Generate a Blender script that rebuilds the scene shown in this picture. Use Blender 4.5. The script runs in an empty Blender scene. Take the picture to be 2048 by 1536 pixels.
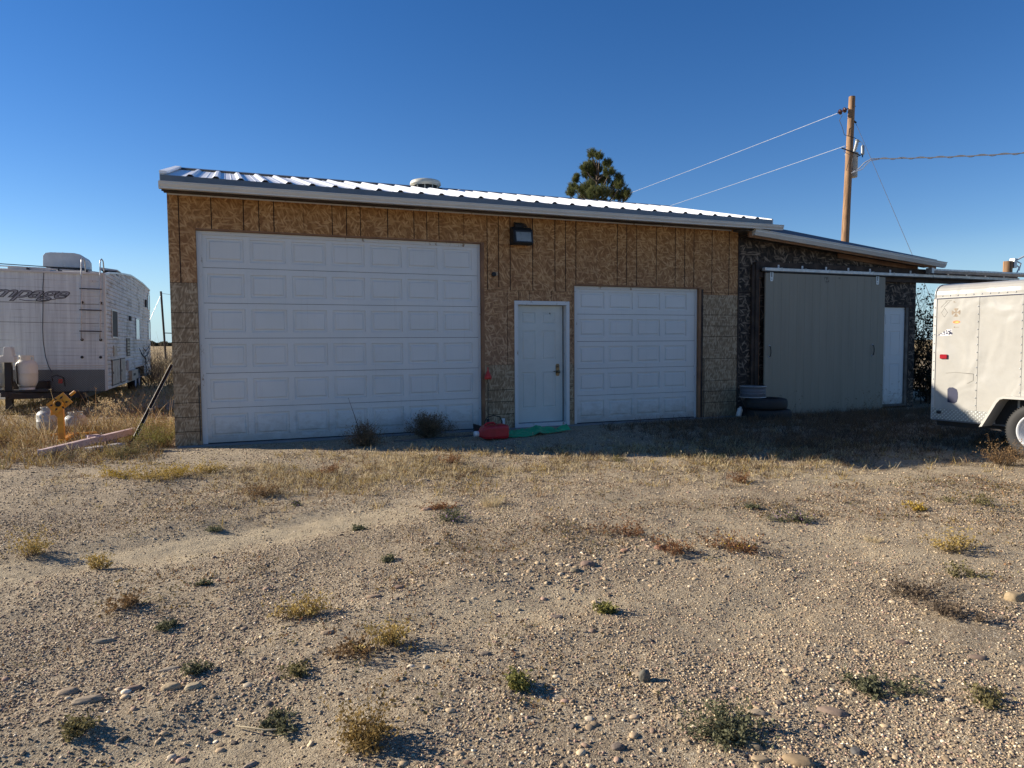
import bpy, math, random
import numpy as np
from mathutils import Vector, Matrix, Euler
R = math.radians
random.seed(7); rng = np.random.default_rng(11)
S = bpy.context.scene
COL = S.collection

# ------------------------------------------------------------------ camera
CAM = Vector((0.4257, -10.9383, 1.4322))
yaw, pitch, roll = 0.38041, 0.05941, -0.00655
f_ = Vector((math.sin(yaw)*math.cos(pitch), math.cos(yaw)*math.cos(pitch), -math.sin(pitch)))
r0 = Vector((math.cos(yaw), -math.sin(yaw), 0)); u0 = r0.cross(f_)
cr, sr = math.cos(roll), math.sin(roll)
r_ = r0*cr + u0*sr; u_ = u0*cr - r0*sr
cd = bpy.data.cameras.new('camera'); cam = bpy.data.objects.new('camera', cd); COL.objects.link(cam)
cd.sensor_width = 36; cd.lens = 1400/2048*36; cd.clip_start = 0.05; cd.clip_end = 9000
cam.matrix_world = Matrix(((r_.x, u_.x, -f_.x, CAM.x), (r_.y, u_.y, -f_.y, CAM.y), (r_.z, u_.z, -f_.z, CAM.z), (0, 0, 0, 1)))
S.camera = cam
# ------------------------------------------------------------------ world, sun, exposure
AZ, EL = R(33.0), R(22.0)                    # light travels +x / -y, 33 degrees off the wall
to_sun = Vector((-math.cos(AZ)*math.cos(EL), math.sin(AZ)*math.cos(EL), math.sin(EL)))
W = bpy.data.worlds.new('World'); S.world = W; W.use_nodes = True
nt = W.node_tree; nt.nodes.clear()
sky = nt.nodes.new('ShaderNodeTexSky'); sky.sky_type = 'NISHITA'; sky.sun_disc = False
sky.sun_elevation = EL; sky.sun_rotation = math.atan2(to_sun.x, to_sun.y)
sky.altitude = 1500; sky.air_density = 1.0; sky.dust_density = 0.0; sky.ozone_density = 2.0
bg = nt.nodes.new('ShaderNodeBackground'); bg.inputs['Strength'].default_value = 0.072
wo = nt.nodes.new('ShaderNodeOutputWorld')
hs_ = nt.nodes.new('ShaderNodeHueSaturation'); hs_.inputs['Saturation'].default_value = 1.33; hs_.inputs['Hue'].default_value = .511
nt.links.new(sky.outputs[0], hs_.inputs['Color']); tcw = nt.nodes.new('ShaderNodeTexCoord'); spw = nt.nodes.new('ShaderNodeSeparateXYZ'); nt.links.new(tcw.outputs['Generated'], spw.inputs[0])
rpw = nt.nodes.new('ShaderNodeValToRGB'); rpw.color_ramp.elements[0].color = (.85, .85, .85, 1); rpw.color_ramp.elements[1].position = .13; rpw.color_ramp.elements[1].color = (0, 0, 0, 1)
nt.links.new(spw.outputs[2], rpw.inputs[0]); mxw = nt.nodes.new('ShaderNodeMix'); mxw.data_type = 'RGBA'      # pale blue band low over the plain
nt.links.new(rpw.outputs[0], mxw.inputs[0]); nt.links.new(hs_.outputs[0], mxw.inputs[6]); mxw.inputs[7].default_value = (3.0, 4.7, 6.2, 1)
nt.links.new(mxw.outputs[2], bg.inputs[0]); nt.links.new(bg.outputs[0], wo.inputs[0])
sd = bpy.data.lights.new('sun', 'SUN'); sd.energy = 5.0; sd.angle = R(0.53); sd.color = (1.0, 0.90, 0.76)
sun = bpy.data.objects.new('sun', sd); COL.objects.link(sun)
sun.rotation_euler = (-to_sun).to_track_quat('-Z', 'Y').to_euler(); sun.location = (-20, 14, 14)
S.view_settings.view_transform = 'Standard'; S.view_settings.look = 'None'
S.view_settings.exposure = 0.9; S.view_settings.gamma = 1.0

# ------------------------------------------------------------------ materials
class NT:
    def __init__(s, name):
        s.m = bpy.data.materials.new(name); s.m.use_nodes = True; s.t = s.m.node_tree
        s.b = s.t.nodes['Principled BSDF']; s.tc = None
    def n(s, t, **kw):
        x = s.t.nodes.new('ShaderNode'+t)
        for k, v in kw.items(): setattr(x, k, v)
        return x
    def L(s, a, b): s.t.links.new(a, b)
    def co(s, scale=(1, 1, 1), rot=(0, 0, 0), loc=(0, 0, 0)):
        if not s.tc: s.tc = s.n('TexCoord')
        mp = s.n('Mapping'); mp.inputs['Scale'].default_value = scale; mp.inputs['Rotation'].default_value = rot; mp.inputs['Location'].default_value = loc
        s.L(s.tc.outputs['Object'], mp.inputs[0]); return mp.outputs[0]
    def noise(s, scale, detail=4, rough=.55, vec=None, dist=0):
        x = s.n('TexNoise'); x.inputs['Scale'].default_value = scale; x.inputs['Detail'].default_value = detail
        x.inputs['Roughness'].default_value = rough; x.inputs['Distortion'].default_value = dist
        s.L(vec if vec is not None else s.co(), x.inputs['Vector']); return x.outputs[0]
    def ramp(s, fac, stops):
        x = s.n('ValToRGB'); e = x.color_ramp.elements
        while len(e) < len(stops): e.new(.5)
        for i, (p, c) in enumerate(stops):
            e[i].position = p; e[i].color = (c if isinstance(c, tuple) else (c, c, c)) + (1,)
        s.L(fac, x.inputs[0]); return x.outputs[0]
    def mix(s, fac, a, b, mode='MIX'):
        x = s.n('Mix', data_type='RGBA', blend_type=mode)
        for sock, v in ((x.inputs[0], fac), (x.inputs[6], a), (x.inputs[7], b)):
            if hasattr(v, 'links'): s.L(v, sock)
            elif isinstance(v, tuple): sock.default_value = v + (1,)
            else: sock.default_value = v
        return x.outputs[2]
    def math(s, op, a, b=0.0, c=None):
        x = s.n('Math', operation=op)
        for i, v in enumerate((a, b) if c is None else (a, b, c)):
            if hasattr(v, 'links'): s.L(v, x.inputs[i])
            else: x.inputs[i].default_value = v
        return x.outputs[0]
    def bump(s, h, strength=.3, dist=.01, prev=None):
        x = s.n('Bump'); x.inputs['Strength'].default_value = strength; x.inputs['Distance'].default_value = dist
        s.L(h, x.inputs['Height'])
        if prev is not None: s.L(prev, x.inputs['Normal'])
        s.L(x.outputs[0], s.b.inputs['Normal']); return x.outputs[0]
    def fin(s, col=None, rough=.7, metal=0.0, spec=None):
        if col is not None:
            if hasattr(col, 'links'): s.L(col, s.b.inputs['Base Color'])
            else: s.b.inputs['Base Color'].default_value = col + (1,)
        if hasattr(rough, 'links'): s.L(rough, s.b.inputs['Roughness'])
        else: s.b.inputs['Roughness'].default_value = rough
        s.b.inputs['Metallic'].default_value = metal
        if spec is not None: s.b.inputs['Specular IOR Level'].default_value = spec
        return s.m

def simple(name, c, rough=.6, metal=0., var=.12, scale=6., bmp=.08, bscale=60., c2=None, spec=None):
    t = NT(name); n = t.noise(scale, 5, .6)
    lo = c2 or tuple(v*(1-var*2) for v in c)
    col = t.mix(t.ramp(n, [(.35, 0.), (.68, 1.)]), lo, c)
    rg = t.math('MULTIPLY_ADD', t.noise(scale*2.3, 3), .25, rough-.12)
    if bmp: t.bump(t.noise(bscale, 3), bmp, .004)
    return t.fin(col, rg, metal, spec)

def osb(name, pal, rot_bias=0., flat=False, stain=None, fs=8.):
    """oriented strand board: overlapping flakes from four rotated stretched cell layers"""
    t = NT(name); best = None; edge = None
    angs = (0.15, 1.0, -0.65, 1.9, -1.25) if not flat else (1.45, 1.75, 1.2, 1.57, 1.0)
    for i, a in enumerate(angs):
        w = t.n('TexNoise'); w.inputs['Scale'].default_value = 3.; t.L(t.co(loc=(i*3.1, 0, i)), w.inputs['Vector'])
        base = t.co(rot=(0, a+rot_bias, 0), loc=(i*1.7, 0, i*2.3))
        add = t.n('VectorMath', operation='MULTIPLY_ADD'); t.L(w.outputs[1], add.inputs[0]); add.inputs[1].default_value = (.10, .0, .10); t.L(base, add.inputs[2])
        sc = t.n('VectorMath', operation='MULTIPLY'); t.L(add.outputs[0], sc.inputs[0]); sc.inputs[1].default_value = (fs, 1., fs*4.6)
        v = t.n('TexVoronoi', feature='F1'); v.inputs['Scale'].default_value = 1.; t.L(sc.outputs[0], v.inputs['Vector'])
        sep = t.n('SeparateColor'); t.L(v.outputs['Color'], sep.inputs[0])
        val = t.math('MULTIPLY', sep.outputs[0], t.math('SUBTRACT', 1.06, t.math('POWER', v.outputs['Distance'], 2.0)))
        best = val if best is None else t.math('MAXIMUM', best, val)
    k = t.math('MULTIPLY_ADD', t.noise(2.2, 3), .16, best); k = t.math('SUBTRACT', k, .08)
    grain = t.noise(1., 2, .5, t.co(scale=(60, 1, 200)))
    k2 = t.math('MULTIPLY_ADD', grain, .12, k)
    col = t.ramp(k2, [(.55, pal[0]), (.76, pal[1]), (.9, pal[2]), (1.03 if False else 1.0, pal[3])])
    if True:      # a few whole pale flakes lie on top of the rest
        for a in (.5, -.9):
            sc = t.co(scale=(5.2, 1, 26.), rot=(0, a, 0), loc=(a*3, 0, 2)); v = t.n('TexVoronoi', feature='F1'); v.inputs['Scale'].default_value = 1.; t.L(sc, v.inputs['Vector'])
            sp_ = t.n('SeparateColor'); t.L(v.outputs['Color'], sp_.inputs[0])
            pk = t.math('MULTIPLY', t.ramp(sp_.outputs[1], [(.88, 0.), (.90, 1.)]), t.ramp(v.outputs['Distance'], [(.30, .55), (.42, 0.)]))
            col = t.mix(pk, col, pal[3])
    if stain:
        g = t.n('SeparateXYZ'); t.L(t.co(), g.inputs[0])
        z = t.math('MULTIPLY_ADD', t.noise(1.5, 4), 1.2, g.outputs[2])
        f = t.ramp(t.math('MULTIPLY', z, .25), [(.36, 1.), (.98, 0.)])
        hsv = t.n('HueSaturation'); hsv.inputs['Saturation'].default_value = .78; hsv.inputs['Value'].default_value = .92; t.L(col, hsv.inputs['Color'])
        col = t.mix(f, col, hsv.outputs[0])
    t.bump(best, .35, .004)
    return t.fin(col, .85)

M = {}
M['osb'] = osb('strand_board', ((.25, .11, .034), (.36, .178, .060), (.43, .225, .082), (.53, .305, .13)), stain=True)
M['osb_low'] = osb('strand_board_weathered', ((.215, .145, .082), (.30, .21, .125), (.365, .265, .16), (.47, .36, .235)), flat=True, fs=11.)
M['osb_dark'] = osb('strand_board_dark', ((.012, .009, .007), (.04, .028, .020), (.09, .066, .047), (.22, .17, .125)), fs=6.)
M['groove'] = simple('groove_shadow_gap', (.02, .008, .005), .9)
M['tan_wood'] = simple('raw_sawn_wood', (.30, .16, .08), .8, c2=(.17, .085, .045), scale=3, bmp=.2, bscale=30)
M['dark_wood'] = simple('old_dark_wood', (.075, .05, .036), .85, c2=(.02, .014, .011), scale=4, bmp=.4, bscale=25)
M['grey_wood'] = simple('grey_wood', (.20, .17, .14), .85, c2=(.09, .075, .06), scale=4, bmp=.3, bscale=25)
def plank_wood(name, a, b, zs=1.2, xs=14, rough=.85):
    t = NT(name); n = t.noise(1., 6, .65, t.co(scale=(xs, xs, zs)))
    t.bump(n, .4, .004); return t.fin(t.ramp(n, [(.3, a), (.7, b)]), rough)
M['pole_wood'] = plank_wood('utility_pole_wood', (.10, .052, .024), (.40, .235, .12), .8, 30)
def enamel():
    t = NT('garage_door_enamel'); n = t.noise(1.6, 5, .6); g = t.n('SeparateXYZ'); t.L(t.co(), g.inputs[0])
    col = t.mix(t.ramp(n, [(.35, 0.), (.68, 1.)]), (.595, .605, .59), (.635, .64, .625))
    streak = t.ramp(t.noise(1., 5, .7, t.co(scale=(22, 1, .8))), [(.56, 0.), (.80, .30)]); col = t.mix(streak, col, (.40, .37, .33))
    z = t.math('ADD', g.outputs[2], t.math('MULTIPLY_ADD', t.noise(1., 6, .75, t.co(scale=(6, 1, 9), loc=(4, 0, 2))), .9, -.45))
    col = t.mix(t.math('MULTIPLY', t.ramp(z, [(.0, 1.), (.34, 0.)]), .55), col, (.30, .25, .19))
    t.bump(t.noise(1.2, 2), .25, .02); return t.fin(col, .42)
M['door_white'] = enamel()
M['entry_white'] = simple('entry_door_paint', (.56, .59, .56), .45, var=.05, scale=2.5, bmp=.05, bscale=120)
def trim(name, c, chip):
    t = NT(name); n = t.noise(9, 6, .75, t.co(scale=(1, 1, .4)))
    col = t.mix(t.ramp(n, [(.60, 0.), (.66, 1.)]), c, chip); t.bump(n, .2, .002); return t.fin(col, .6)
M['trim_white'] = trim('chipped_trim_paint', (.60, .61, .60), (.25, .19, .13))
M['gutter'] = simple('gutter_paint', (.62, .61, .57), .32, var=.06, scale=2, bmp=.02)
M['gutter_dark'] = simple('drip_edge_metal', (.15, .16, .175), .38, .3, var=.08)
def roofmetal():
    t = NT('white_roof_panel'); n = t.noise(1., 4, .6, t.co(scale=(1.5, .6, 1)))
    col = t.mix(t.ramp(n, [(.3, 0.), (.7, 1.)]), (.78, .79, .80), (.88, .88, .88))
    t.bump(t.noise(3., 2), .12, .01); return t.fin(col, t.math('MULTIPLY_ADD', n, .2, .30), .0)
M['roof'] = roofmetal()
M['galv'] = simple('galvanised_steel', (.56, .57, .57), .42, .55, var=.16, scale=14)
M['track'] = simple('track_zinc', (.66, .66, .63), .45, .25, var=.14, scale=7)
M['steel_dark'] = simple('dark_steel', (.05, .05, .05), .5, .5)
M['black'] = simple('black_rubber_plastic', (.018, .018, .018), .65)
M['black_metal'] = simple('black_frame_paint', (.022, .022, .024), .55, .2, c2=(.03, .018, .012))
M['glass'] = simple('lamp_glass', (.26, .29, .28), .3, var=.1, bmp=0)
M['window'] = simple('window_glass', (.05, .06, .07), .06, var=.2, bmp=0)
M['pane_pale'] = simple('window_pale_glass', (.42, .48, .52), .12, var=.1, bmp=0)  # pale blue-grey pane colour
M['barn'] = None
def barn():
    t = NT('sliding_door_paint'); n = t.noise(1., 5, .6, t.co(scale=(10, 4, .7)))
    col = t.mix(t.ramp(n, [(.3, 0.), (.75, 1.)]), (.228, .204, .152), (.268, .240, .182)); t.bump(t.noise(1., 4, .6, t.co(scale=(80, 10, 2))), .06, .002)
    return t.fin(col, .6)
M['barn'] = barn()
M['concrete'] = simple('slab_concrete', (.26, .25, .24), .9, scale=5, bmp=.2)
def rvfront():
    t = NT('camper_front_skin')
    st = t.noise(1., 6, .7, t.co(scale=(9, 3, .35))); st2 = t.noise(1., 4, .6, t.co(scale=(26, 3, 1.1), loc=(3, 1, 7)))
    g = t.n('SeparateXYZ'); t.L(t.co(), g.inputs[0])
    fz = t.math('FRACT', t.math('MULTIPLY', g.outputs[2], 5.9))
    line = t.ramp(t.math('ABSOLUTE', t.math('SUBTRACT', fz, .5)), [(.455, 0.), (.5, 1.)])
    ln = t.math('MULTIPLY', line, t.ramp(t.noise(1., 3, .6, t.co(scale=(2.2, 1, 3))), [(.42, 0.), (.62, .75)]))
    col = t.mix(t.ramp(st, [(.38, 0.), (.78, 1.)]), (.68, .735, .725), (.42, .45, .45))
    col = t.mix(t.math('MULTIPLY', t.ramp(st2, [(.60, 0.), (.8, 1.)]), .6), col, (.13, .13, .13))
    col = t.mix(t.math('MULTIPLY', ln, .8), col, (.07, .07, .07))
    rib = t.math('SINE', t.math('MULTIPLY', g.outputs[2], 74.)); t.bump(rib, .22, .006)
    return t.fin(col, .5)
M['rv_front'] = rvfront()
def rvside():
    t = NT('camper_side_skin')
    n = t.noise(1., 7, .72, t.co(scale=(1, .9, 3.2))); n2 = t.noise(1., 6, .7, t.co(scale=(1, 5., .9), loc=(2, 4, 1)))
    col = t.mix(t.ramp(n, [(.50, 0.), (.66, 1.)]), (.74, .71, .63), (.36, .31, .23))
    col = t.mix(t.math('MULTIPLY', t.ramp(n2, [(.52, 0.), (.72, 1.)]), .7), col, (.17, .14, .10))
    return t.fin(col, .55)
M['rv_side'] = rvside()
M['rv_cream'] = simple('camper_hatch_skin', (.56, .54, .46), .5, c2=(.34, .30, .22), scale=5)
M['rv_roof'] = simple('camper_roof_membrane', (.50, .50, .48), .8, c2=(.22, .22, .22))
M['ac_white'] = simple('air_conditioner_plastic', (.66, .66, .62), .5, c2=(.5, .5, .47), scale=3)
def diamond(name, c, metal, rough=.4):
    t = NT(name); ws = []
    for a in (R(45), R(-45)):
        w = t.n('TexWave', wave_type='BANDS', bands_direction='X'); w.inputs['Scale'].default_value = 9.
        t.L(t.co(rot=(0, a, 0) if name != 'tread_plate_side' else (a, 0, 0)), w.inputs['Vector']); ws.append(w.outputs[1])
    if name == 'tread_plate_side':
        for w in t.t.nodes:
            if w.type == 'TEX_WAVE': w.bands_direction = 'Z'
    h = t.math('MULTIPLY', t.ramp(ws[0], [(.55, 0.), (.8, 1.)]), t.ramp(ws[1], [(.2, 0.), (.5, 1.)]))
    t.bump(h, .8, .004); n = t.noise(4, 4)
    return t.fin(t.mix(h, t.mix(n, tuple(v*.6 for v in c), c), tuple(min(1, v*1.5) for v in c)), rough, metal)
M['tread'] = diamond('tread_plate', (.16, .16, .16), .6)
M['tread_side'] = diamond('tread_plate_side', (.42, .42, .39), .6)
def tankmat(name, c, rust, amt):
    t = NT(name); n = t.noise(5, 6, .7); n2 = t.noise(1., 5, .7, t.co(scale=(3, 3, 14)))
    col = t.mix(t.ramp(n2, [(amt, 0.), (amt+.08, 1.)]), t.mix(n, c, tuple(v*.75 for v in c)), rust); t.bump(n, .1, .003)
    return t.fin(col, .45)
M['tank'] = tankmat('propane_tank_paint', (.78, .75, .66), (.38, .30, .2), .70)
M['tank_rust'] = tankmat('rusty_tank_paint', (.42, .42, .39), (.20, .10, .05), .585)
def cargo():
    t = NT('cargo_trailer_skin'); n = t.noise(1., 2, .45, t.co(scale=(1, 2.6, 1.9)), .4); n2 = t.noise(8., 5, .7)
    col = t.mix(t.ramp(n2, [(.45, 0.), (.85, .6)]), (.385, .372, .335), (.32, .305, .27))
    t.bump(n, .8, .045); return t.fin(col, .28, 0.)
M['cargo'] = cargo()
M['cargo_trim'] = simple('trailer_trim_metal', (.54, .53, .49), .3, .1, var=.06)
M['fender'] = simple('fender_aluminium', (.53, .51, .46), .35, .1, var=.08)
M['wheel_white'] = simple('wheel_white_paint', (.56, .57, .58), .35, var=.06)
def tyre():
    t = NT('tyre_rubber'); n = t.noise(7, 5); t.bump(t.noise(90, 2), .3, .004)
    return t.fin(t.mix(n, (.014, .014, .014), (.036, .034, .032)), .75)
M['tyre'] = tyre()
M['red_lens'] = simple('red_marker_lens', (.35, .01, .02), .15, bmp=0)
M['red_plastic'] = simple('red_can_plastic', (.50, .012, .02), .4, var=.15, bmp=.03)
M['red_orange'] = simple('faded_red_plastic', (.62, .045, .03), .5)
M['green_tarp'] = simple('green_plastic_sheet', (.015, .38, .17), .5, c2=(.01, .24, .11), scale=8)
M['yellow'] = simple('yellow_orange_paint', (.72, .33, .02), .45, c2=(.50, .20, .02), scale=9)
M['pink'] = simple('faded_pink_paint', (.56, .43, .40), .7, c2=(.40, .29, .27), scale=9)
M['block'] = simple('pale_block', (.45, .42, .40), .9)
M['sticker_brown'] = simple('sticker_brown', (.15, .10, .06), .6, c2=(.34, .28, .2), scale=60)
M['orange'] = simple('sticker_orange', (.72, .20, .04), .5)
M['sticker_yellow'] = simple('sticker_yellow', (.85, .55, .10), .5)
M['navy'] = simple('navy_vinyl', (.015, .02, .06), .6)
M['white'] = simple('white_vinyl', (.75, .75, .75), .5)
M['ghost'] = simple('ghost_decal', (.30, .285, .245), .5)
M['logo_dark'] = simple('logo_outline_vinyl', (.05, .05, .055), .5)
M['logo_light'] = simple('logo_fill_vinyl', (.30, .31, .33), .5)
M['brass'] = simple('tarnished_lever', (.20, .16, .10), .35, .8)
M['insul'] = simple('brown_porcelain', (.05, .018, .015), .2, bmp=0)
M['tx_grey'] = simple('transformer_grey', (.42, .44, .44), .45, .1)
M['wire'] = simple('bright_wire', (.60, .62, .64), .4, .4, bmp=0)
M['wire_dark'] = simple('dark_wire', (.06, .06, .07), .6, bmp=0)
M['bark'] = plank_wood('bark', (.05, .035, .025), (.16, .12, .09), 2, 20)
M['vent'] = simple('vent_enamel', (.58, .55, .45), .5, var=.08)
M['paint_can'] = trim('paint_can_label', (.11, .12, .14), (.03, .035, .05))

def tinted(name, rough=.9, trans=0.):
    t = NT(name); a = t.n('Attribute'); a.attribute_name = 'tint'
    n = t.noise(70, 3); col = t.mix(t.ramp(n, [(.3, .0), (.7, .35)]), a.outputs['Color'], (.02, .015, .01), 'MIX')
    t.L(col, t.b.inputs['Base Color']); t.b.inputs['Roughness'].default_value = rough
    t.b.inputs['Specular IOR Level'].default_value = .25
    if trans:
        out = t.t.nodes['Material Output']; tr = t.n('BsdfTranslucent'); t.L(a.outputs['Color'], tr.inputs[0])
        ms = t.n('MixShader'); ms.inputs[0].default_value = trans; t.L(t.b.outputs[0], ms.inputs[1]); t.L(tr.outputs[0], ms.inputs[2]); t.L(ms.outputs[0], out.inputs[0])
    return t.m
M['plant'] = tinted('plant_tissue', .85, .25)
def stone():
    t = NT('stone_mineral'); a = t.n('Attribute'); a.attribute_name = 'tint'
    n = t.noise(40, 5, .7); col = t.mix(t.ramp(n, [(.3, .0), (.75, .4)]), a.outputs['Color'], (.10, .085, .065))
    t.bump(t.noise(150, 3), .25, .002); return t.fin(col, .85, spec=.3)
M['stone'] = stone()
def soil():
    t = NT('gravel_soil')
    big = t.noise(.55, 5, .6); mid = t.noise(3.2, 6, .65); fine = t.noise(38, 5, .7)
    col = t.mix(t.ramp(big, [(.38, 0.), (.62, 1.)]), (.31, .24, .16), (.47, .375, .25))
    at = t.n('Attribute'); at.attribute_name = 'sand'
    col = t.mix(t.math('MULTIPLY', at.outputs['Fac'], .8), col, (.56, .46, .30))
    col = t.mix(t.math('MULTIPLY', t.ramp(mid, [(.45, 0.), (.72, 1.)]), .55), col, (.22, .17, .12))
    col = t.mix(t.math('MULTIPLY', t.ramp(fine, [(.52, 0.), (.72, 1.)]), .5), col, (.62, .52, .37))
    col = t.mix(t.math('MULTIPLY', t.ramp(t.noise(24, 6, .75), [(.30, 1.), (.46, 0.)]), .75), col, (.09, .07, .05))
    vv = []
    wv = t.n('TexNoise'); wv.inputs['Scale'].default_value = 30.; t.L(t.co(), wv.inputs['Vector'])
    wm_ = t.n('VectorMath', operation='MULTIPLY_ADD'); t.L(wv.outputs[1], wm_.inputs[0]); wm_.inputs[1].default_value = (.03, .03, .03); t.L(t.co(), wm_.inputs[2])
    for sc in (90., 170.):
        v = t.n('TexVoronoi', feature='F1'); v.inputs['Scale'].default_value = sc; t.L(wm_.outputs[0], v.inputs['Vector']); vv.append(v)
    sepc = t.n('SeparateColor'); t.L(vv[0].outputs['Color'], sepc.inputs[0])
    grit = t.ramp(sepc.outputs[1], [(0., (.13, .10, .075)), (.35, (.33, .255, .17)), (.7, (.50, .41, .275)), (1., (.72, .63, .47))])
    near = t.ramp(vv[0].outputs['Distance'], [(.32, .9), (.6, .1)])
    near = t.math('MULTIPLY', near, t.math('SUBTRACT', 1., t.math('MULTIPLY', at.outputs['Fac'], .65)))
    col = t.mix(near, col, grit)
    g = t.n('SeparateXYZ'); t.L(t.co(), g.inputs[0])
    far = t.ramp(t.math('MULTIPLY', g.outputs[1], .01), [(.16, 0.), (.30, 1.)])
    col = t.mix(far, col, t.mix(t.noise(.03, 4), (.42, .29, .13), (.30, .24, .14)))
    h = t.math('SUBTRACT', 1., vv[0].outputs['Distance']); h2 = t.math('SUBTRACT', 1., vv[1].outputs['Distance'])
    p = t.bump(t.noise(14, 8, .78), .8, .03); p = t.bump(h, .55, .012, p); t.bump(h2, .7, .006, p)
    return t.fin(col, .95, spec=.15)
M['soil'] = soil()

# ------------------------------------------------------------------ object helpers
def lab(o, label=None, cat=None, group=None, kind=None):
    if label: o['label'] = label
    if cat: o['category'] = cat
    if group: o['group'] = group
    if kind: o['kind'] = kind
    return o
def thing(name, label, cat, loc=(0, 0, 0), rz=0., group=None, rot=None):
    o = bpy.data.objects.new(name, None); COL.objects.link(o); o.location = loc
    o.rotation_euler = rot or (0, 0, rz); o.empty_display_size = .2
    return lab(o, label, cat, group)

class MB:
    """collects shapes, then links them as one mesh object"""
    def __init__(s, *mats): s.v = []; s.f = []; s.mi = []; s.sm = []; s.mats = list(mats); s.T = None
    def add(s, vs, fs, mi=0, sm=False):
        o = len(s.v)
        for p in vs:
            p = Vector(p); s.v.append(tuple(s.T @ p) if s.T is not None else tuple(p))
        for f in fs: s.f.append([i+o for i in f]); s.mi.append(mi); s.sm.append(sm)
        return s
    def box(s, x0, x1, y0, y1, z0, z1, mi=0):
        vs = [(x, y, z) for z in (z0, z1) for y in (y0, y1) for x in (x0, x1)]
        return s.add(vs, [(0, 2, 3, 1), (4, 5, 7, 6), (0, 1, 5, 4), (2, 6, 7, 3), (0, 4, 6, 2), (1, 3, 7, 5)], mi)
    def obox(s, a, b, w, h, mi=0, up=(0, 0, 1)):
        a = Vector(a); b = Vector(b); d = (b-a).normalized(); up = Vector(up)
        if abs(d.dot(up)) > .98: up = Vector((0, 1, 0))
        r = d.cross(up).normalized(); u = r.cross(d)
        vs = [p + r*sx*w/2 + u*sz*h/2 for p in (a, b) for sx, sz in ((-1, -1), (1, -1), (1, 1), (-1, 1))]
        return s.add(vs, [(0, 1, 2, 3), (7, 6, 5, 4), (0, 4, 5, 1), (1, 5, 6, 2), (2, 6, 7, 3), (3, 7, 4, 0)], mi)
    def prism(s, poly, axis, a, b, mi=0, sm=False):
        """poly in the two other axes (in x,y,z order), extruded along axis"""
        n = len(poly); vs = []
        for t in (a, b):
            for p in poly:
                q = list(p); q.insert(axis, t); vs.append(q)
        fs = [tuple(range(n))[::-1], tuple(range(n, 2*n))] + [(i, (i+1) % n, n+(i+1) % n, n+i) for i in range(n)]
        return s.add(vs, fs, mi, sm)
    def tube(s, pts, r, seg=8, mi=0, caps=True, rs=None):
        pts = [Vector(p) for p in pts]; n = len(pts); vs = []; fs = []
        pu = None
        for i, p in enumerate(pts):
            d = (pts[min(i+1, n-1)] - pts[max(i-1, 0)])
            d = d.normalized() if d.length > 1e-9 else Vector((0, 0, 1))
            ref = pu if pu is not None else (Vector((0, 0, 1)) if abs(d.z) < .9 else Vector((1, 0, 0)))
            a = d.cross(ref); a = a.normalized() if a.length > 1e-6 else d.orthogonal().normalized()
            b = a.cross(d).normalized(); pu = b
            rr = rs[i] if rs else r
            vs += [p + (a*math.cos(k*2*math.pi/seg) + b*math.sin(k*2*math.pi/seg))*rr for k in range(seg)]
        for i in range(n-1):
            for k in range(seg):
                fs.append((i*seg+k, i*seg+(k+1) % seg, (i+1)*seg+(k+1) % seg, (i+1)*seg+k))
        s.add(vs, fs, mi, True)
        if caps: s.add(vs[:seg], [tuple(range(seg))[::-1]], mi); s.add(vs[-seg:], [tuple(range(seg))], mi)
        return s
    def lathe(s, prof, c=(0, 0, 0), axis=2, seg=24, mi=0, sm=True):
        """prof: (radius, height) list about an axis through c"""
        vs = []; fs = []; n = len(prof)
        for r, h in prof:
            for k in range(seg):
                a = k*2*math.pi/seg; q = [r*math.cos(a), r*math.sin(a)]; q.insert(axis, h)
                vs.append((q[0]+c[0], q[1]+c[1], q[2]+c[2]))
        for i in range(n-1):
            for k in range(seg): fs.append((i*seg+k, i*seg+(k+1) % seg, (i+1)*seg+(k+1) % seg, (i+1)*seg+k))
        s.add(vs, fs, mi, sm)
        return s
    def disc(s, c, r, nrm_axis, seg=20, mi=0, sy=1.):
        vs = []
        for k in range(seg):
            a = k*2*math.pi/seg; q = [r*math.cos(a), r*sy*math.sin(a)]; q.insert(nrm_axis, 0); vs.append((q[0]+c[0], q[1]+c[1], q[2]+c[2]))
        return s.add(vs, [tuple(range(seg))], mi)
    def build(s, name, parent=None, bevel=0., loc=None, label=None):
        me = bpy.data.meshes.new(name); me.from_pydata(s.v, [], s.f)
        for m in s.mats: me.materials.append(m)
        me.polygons.foreach_set('material_index', s.mi); me.polygons.foreach_set('use_smooth', s.sm); me.update()
        o = bpy.data.objects.new(name, me); COL.objects.link(o); o.parent = parent
        if loc: o.location = loc
        if bevel:
            b = o.modifiers.new('bevel', 'BEVEL'); b.width = bevel; b.segments = 2; b.limit_method = 'ANGLE'; b.angle_limit = R(40); b.harden_normals = False
        if label: o['label'] = label
        return o

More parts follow.
